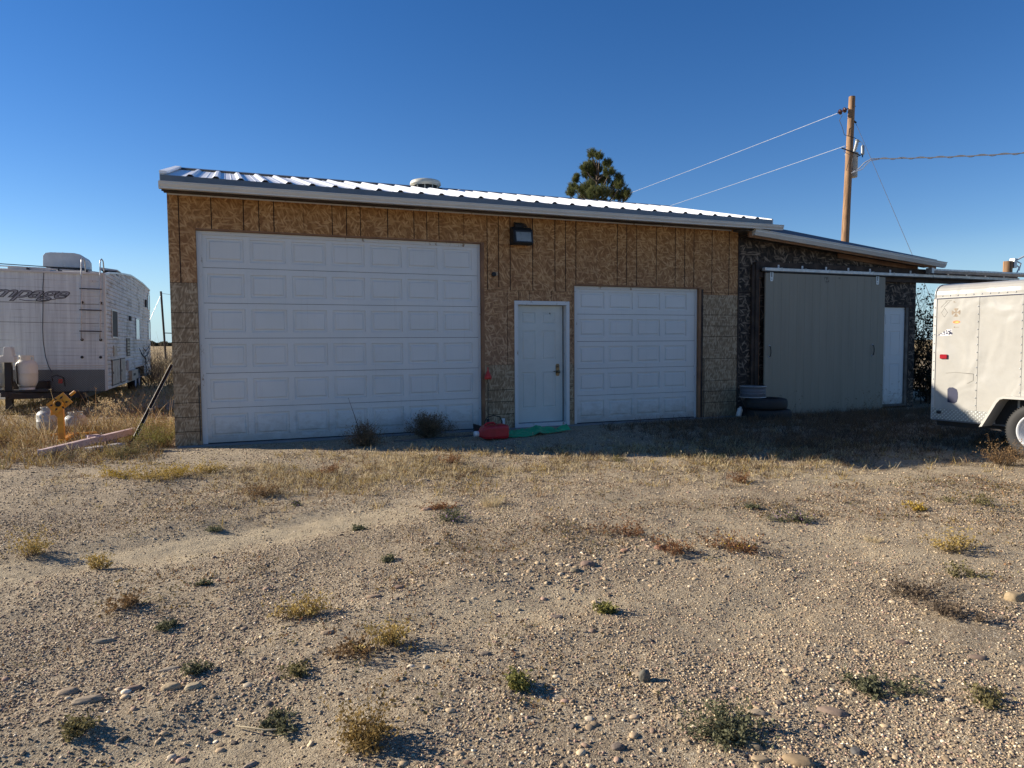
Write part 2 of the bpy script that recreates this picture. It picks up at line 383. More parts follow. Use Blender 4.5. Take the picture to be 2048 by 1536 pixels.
def np_obj(name, V, F, mat, parent=None, tint=None, smooth=False, loc=None):
    V = np.asarray(V, np.float32); F = np.asarray(F, np.int32); k = F.shape[1]
    me = bpy.data.meshes.new(name); me.vertices.add(len(V)); me.vertices.foreach_set('co', V.ravel())
    me.loops.add(F.size); me.loops.foreach_set('vertex_index', F.ravel())
    me.polygons.add(len(F)); me.polygons.foreach_set('loop_start', np.arange(len(F), dtype=np.int32)*k)
    try: me.polygons.foreach_set('loop_total', np.full(len(F), k, np.int32))
    except Exception: pass
    me.polygons.foreach_set('use_smooth', np.full(len(F), smooth))
    me.update(calc_edges=True)
    if tint is not None:
        a = me.attributes.new('tint', 'FLOAT_COLOR', 'POINT')
        c = np.ones((len(V), 4), np.float32); c[:, :3] = tint; a.data.foreach_set('color', c.ravel())
    me.materials.append(mat); o = bpy.data.objects.new(name, me); COL.objects.link(o); o.parent = parent
    if loc is not None: o.location = loc
    return o

# ------------------------------------------------------------------ terrain height
def _h(i, j, s):
    n = (i*374761393 + j*668265263 + s*974634777) & 0xffffffff
    n = ((n ^ (n >> 13))*1274126177) & 0xffffffff
    return ((n ^ (n >> 16)) & 0xffff)/65535.
def vnoise(x, y, s=0):
    x = np.asarray(x, float); y = np.asarray(y, float)
    i = np.floor(x).astype(np.int64); j = np.floor(y).astype(np.int64); fx = x-i; fy = y-j
    fx = fx*fx*(3-2*fx); fy = fy*fy*(3-2*fy)
    return (_h(i, j, s)*(1-fx)+_h(i+1, j, s)*fx)*(1-fy) + (_h(i, j+1, s)*(1-fx)+_h(i+1, j+1, s)*fx)*fy
def fbm(x, y, s=0, o=4):
    t = 0; a = 1; n = 0
    for k in range(o): t = t + a*vnoise(x*2**k, y*2**k, s+k*17); n += a; a *= .5
    return t/n - .5
def track(x, y):
    """how much a point lies in the bare wheel track that curves through the left of the yard"""
    c1 = -5.35 + .10*(x+1)**1.0 - .035*(x-1.2)**2*(x < 1.2)
    a = np.exp(-((y-c1)/.42)**2)*(x < 2.2)*np.clip((2.6-x)/1.2, 0, 1)
    b = np.exp(-((y+8.35-.1*x)/.35)**2)*np.clip((1.0-x)/.6, 0, 1)
    c = np.exp(-((x-4.1+.45*(y+6.5))/.9)**2)*np.exp(-((y+7.2)/1.5)**2)*.6
    d = np.exp(-(((x-1.9)/.8)**2+((y+7.45)/.35)**2))*.8 + np.exp(-(((x-2.9)/.5)**2+((y+8.0)/.3)**2))*.7
    return np.clip(a+b+c+d, 0, 1)
def gz(x, y):
    x = np.asarray(x, float); y = np.asarray(y, float)
    r = np.hypot(x-CAM.x, y-CAM.y)
    near = np.clip((60-r)/40, 0, 1)
    h = fbm(x*.45, y*.45, 3, 3)*.10 + fbm(x*2.3, y*2.3, 9, 4)*.045 + fbm(x*11, y*11, 5, 3)*.014
    h = h - .045*np.clip(track(x, y)*1.6-.3, 0, 1)
    inside = ((x > -.6) & (x < 14.6) & (y > -.35) & (y < 9))
    wall = np.clip(1 - np.maximum(0, -y-.2)/1.2, 0, 1)*((x > -1.0) & (x < 15))*(y < 9)
    h = h*(1-.75*wall) - .035*wall
    h = h*near + (1-near)*0
    far = np.clip((r-150)/800, 0, 1)
    return h + far*1.2*np.sin(x*.002+1)*.5

# ------------------------------------------------------------------ ground sheet
rr = np.concatenate([[0.0], np.geomspace(.7, 14, 420), np.geomspace(14.6, 6000, 120)])
th_f = np.linspace(-1.15, 1.15, 330) + (math.pi/2 - yaw)
th_b = np.linspace(1.15, 2*math.pi-1.15, 60)[1:-1] + (math.pi/2 - yaw)
th = np.concatenate([th_f, th_b]); nr, nth = len(rr), len(th)
gx = CAM.x + rr[:, None]*np.cos(th)[None]; gy = CAM.y + rr[:, None]*np.sin(th)[None]
V = np.stack([gx, gy, gz(gx, gy)], -1).reshape(-1, 3)
a_, b_ = np.meshgrid(np.arange(nr-1), np.arange(nth), indexing='ij'); b2 = (b_+1) % nth
F = np.stack([a_*nth+b_, (a_+1)*nth+b_, (a_+1)*nth+b2, a_*nth+b2], -1).reshape(-1, 4)
g = np_obj('ground', V, F, M['soil'], smooth=True); lab(g, kind='structure')
sa = g.data.attributes.new('sand', 'FLOAT', 'POINT'); vx, vy = V[:, 0], V[:, 1]
sand = np.clip(track(vx, vy)*1.1+np.clip(fbm(vx*.9+3, vy*.9, 95, 4)*3-.25, 0, .8), 0, 1)
sa.data.foreach_set('value', sand.astype(np.float32))

# ================================================================== WORKSHOP
ws = thing('workshop_building', 'strand-board workshop with a white ribbed metal roof and two white garage doors', 'workshop', (4.5, 4, 0))
wsT = Matrix.Translation((-4.5, -4, 0))
def wmb(*m): b = MB(*m); b.T = wsT; return b
XL, XR, ZT = -.35, 9.475, 3.60
BD0, BD1, BDH = 0., 4.27, 3.05
SD0, SD1, SDH = 5.98, 8.585, 2.412
ED0, ED1, EDH = 4.846, 5.872, 2.12
# front wall with its openings; upper sheets (mat 0), weathered lower sheets (1), dark gaps (2)
w = wmb(M['osb'], M['osb_low'], M['groove'])
ops = [(BD0, BD1+.05, BDH), (ED0+.02, ED1-.02, EDH-.02), (SD0-.02, SD1+.05, SDH)]
xs = sorted({XL, XR} | {o[0] for o in ops} | {o[1] for o in ops}); zs = sorted({-.12, 1.06, 2.302, ZT} | {o[2] for o in ops})
for i in range(len(xs)-1):
    for j in range(len(zs)-1):
        xm = (xs[i]+xs[i+1])/2; zm = (zs[j]+zs[j+1])/2
        if any(o[0] < xm < o[1] and zm < o[2] for o in ops): continue
        low = zm < 2.302 and (xm < 0 or xm > 8.6) or (4.3 < xm < 6 and zm < 1.056)
        w.add([(xs[i], 0, zs[j]), (xs[i+1], 0, zs[j]), (xs[i+1], 0, zs[j+1]), (xs[i], 0, zs[j+1])], [(0, 1, 2, 3)], 1 if low else 0)
gro = [-.207, .212, .64, .85, 1.056, 1.475, 1.893, 2.104, 2.315, 2.735, 3.152, 3.36, 3.558, 3.974, 4.376, 4.575, 4.781, 5.19, 5.605, 5.806, 6.005, 6.415, 6.825, 7.019, 7.225, 7.64, 8.048, 8.256, 8.461, 8.87, 9.264]
faint = (1.475, 3.974, 6.415)
for x in gro:
    z0 = 2.302
    if x < 0: z0 = 2.302
    for o in ops:
        if o[0]-.01 < x < o[1]+.01: z0 = max(z0 if o is not ops[1] else 2.302, o[2])
    if x in (4.376, 4.575, 4.781, 5.19, 5.605, 5.806): z0 = 2.302 + (0.05 if x == 4.575 else 0)
    wd = .0068 if x not in faint else .002
    w.add([(x-wd, -.002, z0), (x+wd, -.002, z0), (x+wd+random.uniform(-.003, .003), -.002, ZT), (x-wd, -.002, ZT)], [(0, 1, 2, 3)], 2)
def hline(x0, x1, z, d=.004): w.add([(x0, -.003, z-d), (x1, -.003, z-d), (x1, -.003, z+d), (x0, -.003, z+d)], [(0, 1, 2, 3)], 2)
hline(XL, 0, 2.301, .003)
for z in (1.879, 1.665, 1.461, 1.031, .602, .397, .189): hline(XL, -.005, z)
hline(4.35, 6., 2.302, .0018)
hline(4.36, 4.83, 1.056, .002)
for z in (.639, .439, .229): hline(4.36, 4.83, z, .0045)
for z in (.66, .45, .24): hline(5.885, 5.95, z, .004)
hline(8.66, XR, 2.342, .003)
for z in (1.926, 1.717, 1.518, 1.099, .678, .476, .265): hline(8.66, XR, z)
for x, z0, z1 in ((4.723, 1.056, 2.302), (4.93, 2.13, 2.302), (5.13, 2.13, 2.302), (5.54, 2.13, 2.302), (5.93, 1.4, 2.30)):
    w.add([(x-.004, -.0025, z0), (x+.004, -.0025, z0), (x+.004, -.0025, z1), (x-.004, -.0025, z1)], [(0, 1, 2, 3)], 2)
# side and back walls
w.box(XL, XL+.12, .001, 6.0, -.12, ZT, 0)
w.box(XR-.12, XR, .001, 6.0, -.12, ZT, 0)
w.box(XL+.12, XR-.12, 5.88, 6.0, -.12, ZT, 0)
for x in (XL, XR-.12):
    w.prism([(.0, ZT), (6.0, ZT), (3.0, 4.46)], 0, x+.001, x+.119, 0)
for x in gro:
    if x in faint or x in (4.376, 4.575, 4.781): continue
    z = 3.5
    while z > 3.1:
        w.add([(x+.02+dx, -.0026, z+dz) for dx, dz in ((-.004, -.004), (.004, -.004), (.004, .004), (-.004, .004))], [(0, 1, 2, 3)], 2); z -= random.uniform(.14, .2)
w.build('wall', ws)
c = wmb(M['concrete']); c.box(XL+.02, XR-.02, -.06, 5.95, -.2, -.012); c.build('floor_slab', ws, bevel=.01)

# roof: ribbed sheet, both slopes
def ribbed(b, x0, x1, y0, z0, y1, z1, pitch, h, first, mi=0, th=.0):
    prof = [(x0, 0)]
    x = first
    while x < x1-.08:
        prof += [(x-.055, 0), (x-.02, h), (x+.02, h), (x+.055, 0)]
        for q in (.11, .20): prof += [(x+q-.012, 0), (x+q, h*.16), (x+q+.012, 0)]
        x += pitch
    prof = [p for p in prof if x0 <= p[0] <= x1]; prof += [(x1, 0)]
    n = len(prof); vs = [(px, y0, z0+pz) for px, pz in prof] + [(px, y1, z1+pz) for px, pz in prof]
    vs += [(px, y0, z0+pz-.004) for px, pz in prof] + [(px, y1, z1+pz-.004) for px, pz in prof]
    b.add(vs, [(i, i+1, n+i+1, n+i) for i in range(n-1)] + [(2*n+i+1, 2*n+i, 3*n+i, 3*n+i+1) for i in range(n-1)] + [(i, i+1, 2*n+i+1, 2*n+i)[::-1] for i in range(n-1)], mi)
rf = wmb(M['roof'], M['gutter_dark'])
ribbed(rf, -.395, 9.97, -.33, 3.712, 3.0, 4.54, .3225, .032, -.03)
ribbed(rf, -.395, 9.97, 3.0, 4.54, 6.35, 3.72, .3225, .032, -.03)
rf.box(-.52, 10.02, -.30, 4.3, 3.50, 3.53, 1) if False else None
rf.build('roof', ws)
rc = wmb(M['gutter_dark'])          # ridge cap
rc.prism([(2.85, 4.535), (3.0, 4.582), (3.15, 4.535), (3.0, 4.572)], 0, -.40, 9.98); rc.build('ridge_cap', ws)
# rake trim (left and right), drip edge, fascia board, soffit, gutter
for x in (-.405, 9.97):
    rk = wmb(M['gutter'], M['roof'])
    for s0, s1 in (((-.34, 3.715), (3.0, 4.55)), ((3.0, 4.55), (6.4, 3.73))):
        y0, z0 = s0; y1, z1 = s1
        rk.prism([(y0, z0-.12), (y1, z1-.12), (y1, z1+.012), (y0, z0+.012)], 0, x, x+.035, 0)
        if x < 0: rk.prism([(y0, z0+.014), (y1, z1+.014), (y1, z1+.05), (y0, z0+.05)], 0, x-.004, x+(.09 if x < 0 else .036), 1 if x < 0 else 0)
    rk.build('rake_trim', ws)
dr = wmb(M['gutter_dark']); dr.box(-.397, 9.97, -.3525, -.335, 3.52, 3.708); dr.build('drip_edge', ws)
gt = wmb(M['gutter'])
prof = [(-.353, 3.600), (-.353, 3.515), (-.43, 3.515), (-.432, 3.535), (-.444, 3.553), (-.454, 3.572), (-.454, 3.592), (-.466, 3.596), (-.466, 3.606), (-.452, 3.606), (-.444, 3.585), (-.435, 3.565), (-.42, 3.527), (-.363, 3.527), (-.363, 3.600)]
gt.prism(prof, 0, -.41, 10.16)
gt.prism([(-.353, 3.515), (-.43, 3.515), (-.444, 3.553), (-.454, 3.572), (-.454, 3.598), (-.353, 3.598)], 0, -.415, -.4101); gt.prism([(-.353, 3.515), (-.43, 3.515), (-.444, 3.553), (-.454, 3.572), (-.454, 3.598), (-.353, 3.598)], 0, 10.1601, 10.165)
gt.build('gutter', ws)
fs = wmb(M['dark_wood'], M['grey_wood'])
fs.box(-.39, 9.96, -.333, -.295, 3.50, 3.69, 0)
xx = -.39
while xx < 9.9:                                     # soffit planks, uneven lengths
    L_ = random.uniform(1.4, 2.6); x2 = min(9.95, xx+L_)
    fs.box(xx+.006, x2, -.293, -.004, 3.535+random.uniform(-.006, .006), 3.56, random.choice((0, 0, 1))); xx = x2
fs.build('eave_board', ws, bevel=.003)
tr = wmb(M['trim_white']); tr.box(XL, 9.3, -.014, -.0045, 3.515, 3.534); tr.build('frieze_strip', ws)
co = wmb(M['trim_white'], M['dark_wood']); co.box(XR+.001, XR+.03, -.012, .10, -.05, 3.42, 1); co.build('corner_board', ws)

# roof vent at the ridge
v = wmb(M['vent'], M['steel_dark'])
v.lathe([(.22, 4.40), (.22, 4.60)], (4.15, 3.0, 0), mi=1)
v.lathe([(.27, 4.575), (.27, 4.585), (.305, 4.60), (.31, 4.62), (.305, 4.655), (.285, 4.68), (.24, 4.695), (.0, 4.70)], (4.15, 3.0, 0), seg=28)
for k in range(10):
    a = k*2*math.pi/10; v.box(4.15+.25*math.cos(a)-.008, 4.15+.25*math.cos(a)+.008, 3.0+.25*math.sin(a)-.008, 3.0+.25*math.sin(a)+.008, 4.45, 4.59)
v.build('roof_vent', ws)

# panelled slab: a sheet with raised panels, facing -y
def panel_slab(b, x0, x1, z0, z1, cols, rows, y, th=.03, d=.015, rings=(.0, .007, .034, .050), mi=0):
    X = sorted({x0, x1} | {c for p in cols for c in p}); Z = sorted({z0, z1} | {c for p in rows for c in p})
    for i in range(len(X)-1):
        for j in range(len(Z)-1):
            a0, a1, c0, c1 = X[i], X[i+1], Z[j], Z[j+1]
            if (a0, a1) in cols and (c0, c1) in rows:
                rings_ = []
                for r, dd in zip(rings, (0, d, d, .002)):
                    rings_.append([(a0+r, y+dd, c0+r), (a1-r, y+dd, c0+r), (a1-r, y+dd, c1-r), (a0+r, y+dd, c1-r)])
                vs = sum(rings_, []); fsx = []
                for k in range(3):
                    for q in range(4): fsx.append((k*4+q, k*4+(q+1) % 4, (k+1)*4+(q+1) % 4, (k+1)*4+q))
                fsx.append((12, 13, 14, 15)); b.add(vs, fsx, mi)
            else: b.add([(a0, y, c0), (a1, y, c0), (a1, y, c1), (a0, y, c1)], [(0, 1, 2, 3)], mi)
    b.add([(x0, y, z0), (x1, y, z0), (x1, y+th, z0), (x0, y+th, z0), (x0, y, z1), (x1, y, z1), (x1, y+th, z1), (x0, y+th, z1)],
          [(0, 3, 2, 1), (4, 5, 6, 7), (0, 4, 7, 3), (1, 2, 6, 5), (3, 7, 6, 2)], mi)

def garage(x0, x1, ztop, ncol, nrow, rstile, lab_):
    gd = wmb(M['trim_white'], M['tan_wood'], M['dark_wood'])
    y = .075
    # white stop moulding round three sides and the brown jamb on the right
    gd.box(x0+.002, x0+.075, y-.02, y-.002, -.01, ztop-.002); gd.box(x1-.04, x1-.002, y-.02, y-.002, -.01, ztop-.002)
    gd.box(x0+.076, x1-.041, y-.02, y-.002, ztop-.055, ztop-.002)
    gd.box(x1, x1+.048, -.006, .14, -.03, ztop+.02, 1); gd.box(x0-.018, x0-.001, .003, .14, -.03, ztop+.02, 1); gd.box(x0, x1-.001, -.004, .14, ztop+.001, ztop+.022, 1)
    if nrow == 5: gd.box(x1+.049, x1+.09, -.012, -.001, -.03, ztop-.01, 2)
    dr_ = bpy.data.objects.new('garage_door', None); COL.objects.link(dr_); dr_.parent = ws; dr_['label'] = lab_
    gd.build('door_frame', dr_, bevel=.002)
    zt = ztop-.012; hgt = zt/nrow
    a, b_2 = x0+.055, x1-.025
    m = .075; gap = .085; wd = (b_2-a-m-rstile-(ncol-1)*gap)/ncol
    cols = [(round(a+m+i*(wd+gap), 4), round(a+m+i*(wd+gap)+wd, 4)) for i in range(ncol)]
    for k in range(nrow):
        z0 = k*hgt+.003; z1 = (k+1)*hgt-.003
        s = wmb(M['door_white']); panel_slab(s, a, b_2, z0, z1, cols, [(round(z0+.085, 4), round(z1-.085, 4))], y)
        s.build('door_section', dr_)
    # dark backing so the joints between sections read as gaps
    s = wmb(M['groove'], M['black']); s.box(a, b_2, y+.0315, y+.04, 0, zt); s.box(a, b_2, y+.002, y+.03, -.012, .0025, 1); s.build('weather_seal', dr_)
    return dr_
garage(BD0, BD1, BDH, 7, 6, .115, 'tall wide white garage door of six sections')
garage(SD0, SD1, SDH, 4, 5, .20, 'smaller white garage door of five sections')

# entry door
ed = bpy.data.objects.new('entry_door', None); COL.objects.link(ed); ed.parent = ws
fr = wmb(M['trim_white'], M['steel_dark'])
fr.box(ED0, ED0+.062, -.022, .14, -.02, EDH-.055); fr.box(ED1-.062, ED1, -.022, .14, -.02, EDH-.055); fr.box(ED0, ED1, -.022, .14, EDH-.0549, EDH+.01)
fr.box(ED0+.063, ED1-.063, -.01, .16, -.02, .045, 0); fr.box(ED0+.063, ED1-.063, .11, .14, .046, .055, 1)
fr.build('door_frame', ed, bevel=.003)
s = wmb(M['entry_white'])
dx0, dx1, dz0, dz1, dy = ED0+.066, ED1-.085, .056, EDH-.062, .085
wd = (dx1-dx0)
cols = [(round(dx0+.105, 4), round(dx0+.105+.255, 4)), (round(dx0+.105+.255+.125, 4), round(dx0+.105+.51+.125, 4))]
rows = [(.30, .92), (1.13, 1.62 if False else 1.63), (1.75, 1.94)]
rows = [(round(a, 4), round(b, 4)) for a, b in rows]
panel_slab(s, dx0, dx1, dz0, dz1, cols, rows, dy, rings=(0, .008, .022, .034), d=.009); s.build('door_leaf', ed)
s = wmb(M['groove']); s.box(dx1+.002, dx1+.018, dy+.01, dy+.03, dz0, dz1); s.build('door_gap', ed)
h = wmb(M['brass'], M['black'])
h.prism([(5.655, .86), (5.655, 1.03), (5.67, 1.055), (5.705, 1.055), (5.72, 1.03), (5.72, .86), (5.705, .845), (5.67, .845)], 1, dy-.014, dy)
h.T = h.T @ Matrix.Translation((0, 0, 0))
h.lathe([(.018, 0), (.018, -.02), (.0, -.02)], (5.687, dy-.014, 1.01), axis=1, seg=14)
h.lathe([(.014, 0), (.014, -.03), (.026, -.04), (.028, -.055), (.02, -.066), (0, -.068)], (5.687, dy-.014, .915), axis=1, seg=16)
h.tube([(5.687, dy-.05, .935), (5.63, dy-.055, .93), (5.59, dy-.05, .925)], .007)
h.build('door_handle', ed)
for (x, z, q) in ((5.545, 1.93, .011), (5.55, 1.915, .007), (5.565, 1.885, .004), (5.60, 1.81, .004), (5.625, 1.815, .004)):
    s = wmb(M['black']); s.disc((x, dy-.001, z), q, 1, 7); s.build('paint_chip', ed)

# floodlight, outlet, thin rods on the wall
fl = bpy.data.objects.new('floodlight', None); COL.objects.link(fl); fl.parent = ws
b = wmb(M['black'], M['steel_dark'])
b.prism([(4.80, 3.07), (5.10, 3.05), (5.135, 3.27), (4.86, 3.30)], 1, -.23, -.19) if False else None
hs = [(-.006, 3.05), (-.17, 3.04), (-.215, 3.07), (-.175, 3.275), (-.10, 3.335), (-.006, 3.34)]
b.prism(hs, 0, 4.77, 5.12)
b.prism([(-.006, 3.3405), (-.09, 3.336), (-.075, 3.40), (-.006, 3.43)], 0, 4.84, 5.0)
b.build('lamp_housing', fl, bevel=.012)
b = wmb(M['steel_dark']); d = Vector((0, .04, .205)).normalized()
for (x0, x1, t0, t1) in ((4.79, 5.10, 0, .018), (4.79, 5.10, .175, .195), (4.79, 4.81, .018, .175), (5.08, 5.10, .018, .175)):
    y0 = -.217+d.y*t0; z0 = 3.075+d.z*t0; y1 = -.217+d.y*t1; z1 = 3.075+d.z*t1
    b.prism([(y0, z0), (y1, z1), (y1-.012, z1-.002), (y0-.012, z0-.002)], 0, x0, x1)
b.build('lamp_bezel', fl)
b = wmb(M['glass']); b.prism([(-.2175+d.y*.018, 3.075+d.z*.018), (-.2175+d.y*.175, 3.075+d.z*.175), (-.222+d.y*.175, 3.075+d.z*.175), (-.222+d.y*.018, 3.075+d.z*.018)], 0, 4.81, 5.08); b.build('lamp_lens', fl)
b = wmb(M['steel_dark'], M['black'])
for k in range(4): b.tube([(4.83+.04*k, -.02, 3.30), (4.86+.04*k, -.10, 3.38+.02*(k % 2)), (4.93+.03*k, -.08, 3.40), (5.0+.02*k, -.10, 3.34)], .006, 6, 1)
b.build('lamp_wiring', fl)
b = wmb(M['black'], M['osb_low']); b.lathe([(.038, -.002), (.038, -.03), (.03, -.035), (0, -.035)], (4.483, 0, 2.555), axis=1, seg=14); b.box(4.50, 4.56, -.004, -.0031, 2.54, 2.60, 1); b.build('cable_outlet', ws)
b = wmb(M['steel_dark']); b.tube([(-.02, -.012, .05), (-.022, -.012, .85)], .007, 6); b.build('rebar_rod', ws); b = wmb(M['steel_dark']); b.tube([(8.70, -.02, -.02), (8.70, -.02, 1.10)], .006, 6); b.build('rebar_rod', ws)
b = wmb(M['white']); b.box(4.60, 4.66, -.03, -.006, .02, .16); b.build('pipe_cover', ws, bevel=.01)

# ================================================================== LEAN-TO SHED
sh = thing('lean_to_shed', 'low dark strand-board lean-to joined to the right end of the workshop', 'shed', (12, 3, 0))
shT = Matrix.Translation((-12, -3, 0))
def smb(*m): b = MB(*m); b.T = shT; return b
SX0, SX1 = 9.51, 14.29
def rz(x): return 3.49 - (x-9.6)*.0855
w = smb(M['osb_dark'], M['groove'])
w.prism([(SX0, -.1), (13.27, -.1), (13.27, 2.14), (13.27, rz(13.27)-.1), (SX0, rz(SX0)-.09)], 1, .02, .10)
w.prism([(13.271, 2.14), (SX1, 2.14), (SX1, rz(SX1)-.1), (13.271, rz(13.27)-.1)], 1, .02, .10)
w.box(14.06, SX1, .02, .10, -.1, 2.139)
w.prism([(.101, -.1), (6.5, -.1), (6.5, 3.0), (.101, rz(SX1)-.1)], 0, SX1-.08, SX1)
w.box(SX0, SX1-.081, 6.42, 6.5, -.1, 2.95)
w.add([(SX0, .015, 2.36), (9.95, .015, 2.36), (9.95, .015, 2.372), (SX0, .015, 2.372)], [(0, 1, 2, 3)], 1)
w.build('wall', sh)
r = smb(M['gutter_dark'], M['gutter'])
a0, a1 = 9.35, 14.60
for (yf, yb) in ((-.28, 6.6),):
    vs = [(a0, yf, rz(a0)+.02), (a1, yf, rz(a1)+.02), (a1, yb, rz(a1)+.03), (a0, yb, rz(a0)+.03)]
    vs += [(x, y, z-.03) for x, y, z in vs]; r.add(vs, [(0, 1, 2, 3), (7, 6, 5, 4), (0, 4, 5, 1), (1, 5, 6, 2), (2, 6, 7, 3), (3, 7, 4, 0)])
# tapered flashing that stands up along the front edge
r.add([(9.95, -.262, rz(9.95)+.021), (a1-.02, -.262, rz(a1)+.021), (a1-.02, -.232, rz(a1)+.085), (9.95, -.17, rz(9.95)+.17),
       (9.95, -.12, rz(9.95)+.021), (a1-.02, -.12, rz(a1)+.021)], [(0, 1, 2, 3), (3, 2, 5, 4), (0, 3, 4), (1, 5, 2)])
r.build('roof', sh)
gt = smb(M['gutter'])
def slant(b, poly, x0, x1, mi=0):
    n = len(poly); vs = [(x0, y, rz(x0)+z) for y, z in poly] + [(x1, y, rz(x1)+z) for y, z in poly]
    b.add(vs, [tuple(range(n))[::-1], tuple(range(n, 2*n))] + [(i, (i+1) % n, n+(i+1) % n, n+i) for i in range(n)], mi)
slant(gt, [(-.282, .02), (-.282, -.085), (-.35, -.085), (-.365, -.055), (-.385, -.02), (-.385, .008), (-.4, .012), (-.4, .025)], 9.56, 14.68)
gt.build('gutter', sh)
fb = smb(M['tan_wood'], M['dark_wood'])
slant(fb, [(-.279, -.012), (-.279, -.12), (-.24, -.12), (-.24, -.012)], 9.5, 14.5); slant(fb, [(-.238, -.055), (-.238, -.075), (.019, -.075), (.019, -.055)], 9.5, 14.5, 1)
slant(fb, [(.018, -.08), (.018, -.17), (-.018, -.17), (-.018, -.08)], 12.0, 14.28, 0)
fb.build('eave_board', sh)
pw = smb(M['dark_wood'], M['tan_wood'])
pw.box(9.87, 9.955, -.055, .018, -.05, 2.96); pw.box(9.80, 9.868, -.03, .018, -.05, 2.90); pw.box(9.957, 10.0, -.02, .018, -.05, 2.74, 1)
pw.build('door_post', sh, bevel=.004)
hb = smb(M['dark_wood'])
hb.box(9.96, 17.5, -.06, .018, 2.80, 2.955); hb.box(9.96, 17.5, -.062, -.02, 2.66, 2.76); hb.build('header_beam', sh, bevel=.004)
tk = smb(M['track'], M['steel_dark'])
segs = [9.985, 10.40, 11.0, 11.62, 12.22, 12.82, 13.40, 14.0, 14.57, 15.16, 15.75, 16.37, 17.0, 17.4]
for i in range(len(segs)-1):
    dzz = random.uniform(-.002, .002); tk.box(segs[i]+.002, segs[i+1]-.002, -.165, -.075, 2.778+dzz, 2.838+dzz)
tk.box(9.99, 17.39, -.155, -.085, 2.755, 2.775, 1)
tk.build('door_track', sh, bevel=.006)
for x in segs[1:-1]:
    k = smb(M['white'], M['galv']); k.box(x-.02, x+.02, -.074, -.0625, 2.842, 2.91); k.box(x-.008, x+.004, -.078, -.0745, 2.865, 2.89, 1); k.box(x-.018, x+.018, -.168, -.0745, 2.8405, 2.8465, 1); k.build('track_bracket', sh)
# gutter over the free run of the header, its post behind the cargo trailer
g2 = smb(M['gutter'], M['galv']); g2.prism([(-.175, 2.86), (-.27, 2.86), (-.30, 2.91), (-.30, 2.945), (-.175, 2.955)], 0, 14.36, 18.1, 1); g2.box(14.33, 14.40, -.31, -.17, 2.85, 2.965, 1); g2.build('beam_gutter', sh)
ps = smb(M['dark_wood']); ps.box(17.35, 17.5, -.018, .13, -.1, 2.66); ps.build('beam_post', sh, bevel=.004)
# sliding door
sl = bpy.data.objects.new('sliding_door', None); COL.objects.link(sl); sl.parent = sh
sl['label'] = 'wide grey-green sliding door of vertical boards'
bb = smb(M['barn'], M['groove']); x = 10.03; dxw = (13.19-10.03)/16
for i in range(16):
    bb.box(x+.0012, x+dxw-.0012, -.135+random.uniform(-.0002, .0002), -.105, .0 - .085*(i/16.), 2.742)
    x += dxw
bb.box(10.032, 13.188, -.1045, -.09, .02, 2.73, 1); bb.build('door_boards', sl)
for x in (10.17, 12.96):
    k = smb(M['galv'], M['steel_dark']); k.prism([(x-.038, 2.60), (x-.038, 2.76), (x+.038, 2.76), (x+.038, 2.60), (x+.022, 2.582), (x-.022, 2.582)], 1, -.144, -.1365)
    for zz in (2.62, 2.68, 2.73): k.lathe([(.008, 0), (.008, -.006), (0, -.006)], (x, -.144, zz), axis=1, seg=8, mi=1)
    k.box(x-.006, x+.006, -.15, -.1445, 2.66, 2.775, 1); k.build('door_hanger', sl)
for x, ww in ((10.14, 'h'), (12.86, 'h')):
    k = smb(M['galv'], M['black'])
    k.tube([(x, -.137, 1.33), (x, -.17, 1.315), (x+.004, -.18, 1.25), (x+.004, -.18, 1.19), (x, -.17, 1.13), (x, -.137, 1.115)], .009, 8, 1)
    k.lathe([(.022, 0), (.022, -.006), (0, -.008)], (x, -.136, 1.33), axis=1, seg=12); k.lathe([(.022, 0), (.022, -.006), (0, -.008)], (x, -.136, 1.112), axis=1, seg=12)
    k.build('door_handle', sl)
for (x, z, a, l) in ((11.52, 2.68, 1.3, .06), (11.545, 2.69, .2, .04), (11.57, 2.675, 1.4, .06), (11.60, 2.68, 1.6, .05), (11.53, 2.62, 0, .05), (11.56, 2.60, 1.2, .05), (11.60, 2.61, .8, .05), (11.63, 2.62, 1.5, .04), (11.89, 2.69, .8, .03), (11.92, 2.69, 1.5, .04), (11.94, 2.69, .3, .03)):
    k = smb(M['groove']); dx, dz = math.cos(a)*l/2, math.sin(a)*l/2; k.obox((x-dx, -.1375, z-dz), (x+dx, -.1375, z+dz), .003, .004, up=(0, 1, 0)); k.build('pencil_mark', sl)
# white side door
wd_ = bpy.data.objects.new('side_door', None); COL.objects.link(wd_); wd_.parent = sh
k = smb(M['grey_wood'], M['dark_wood']); k.box(13.98, 14.055, -.004, .10, 0, 2.14); k.box(13.272, 14.2, -.012, .0185, 2.13, 2.18, 1); k.box(14.056, 14.085, -.008, .0185, 0, 2.12, 1); k.box(13.272, 13.98, -.004, .1, .0, .05)
k.build('door_frame', wd_, bevel=.003)
k = smb(M['door_white']); panel_slab(k, 13.02, 13.975, .052, 2.125, [(13.13, 13.42), (13.55, 13.85)], [(.25, .92), (1.08, 1.62), (1.76, 1.98)], .03, rings=(0, .008, .022, .034), d=.008); k.build('door_leaf', wd_)

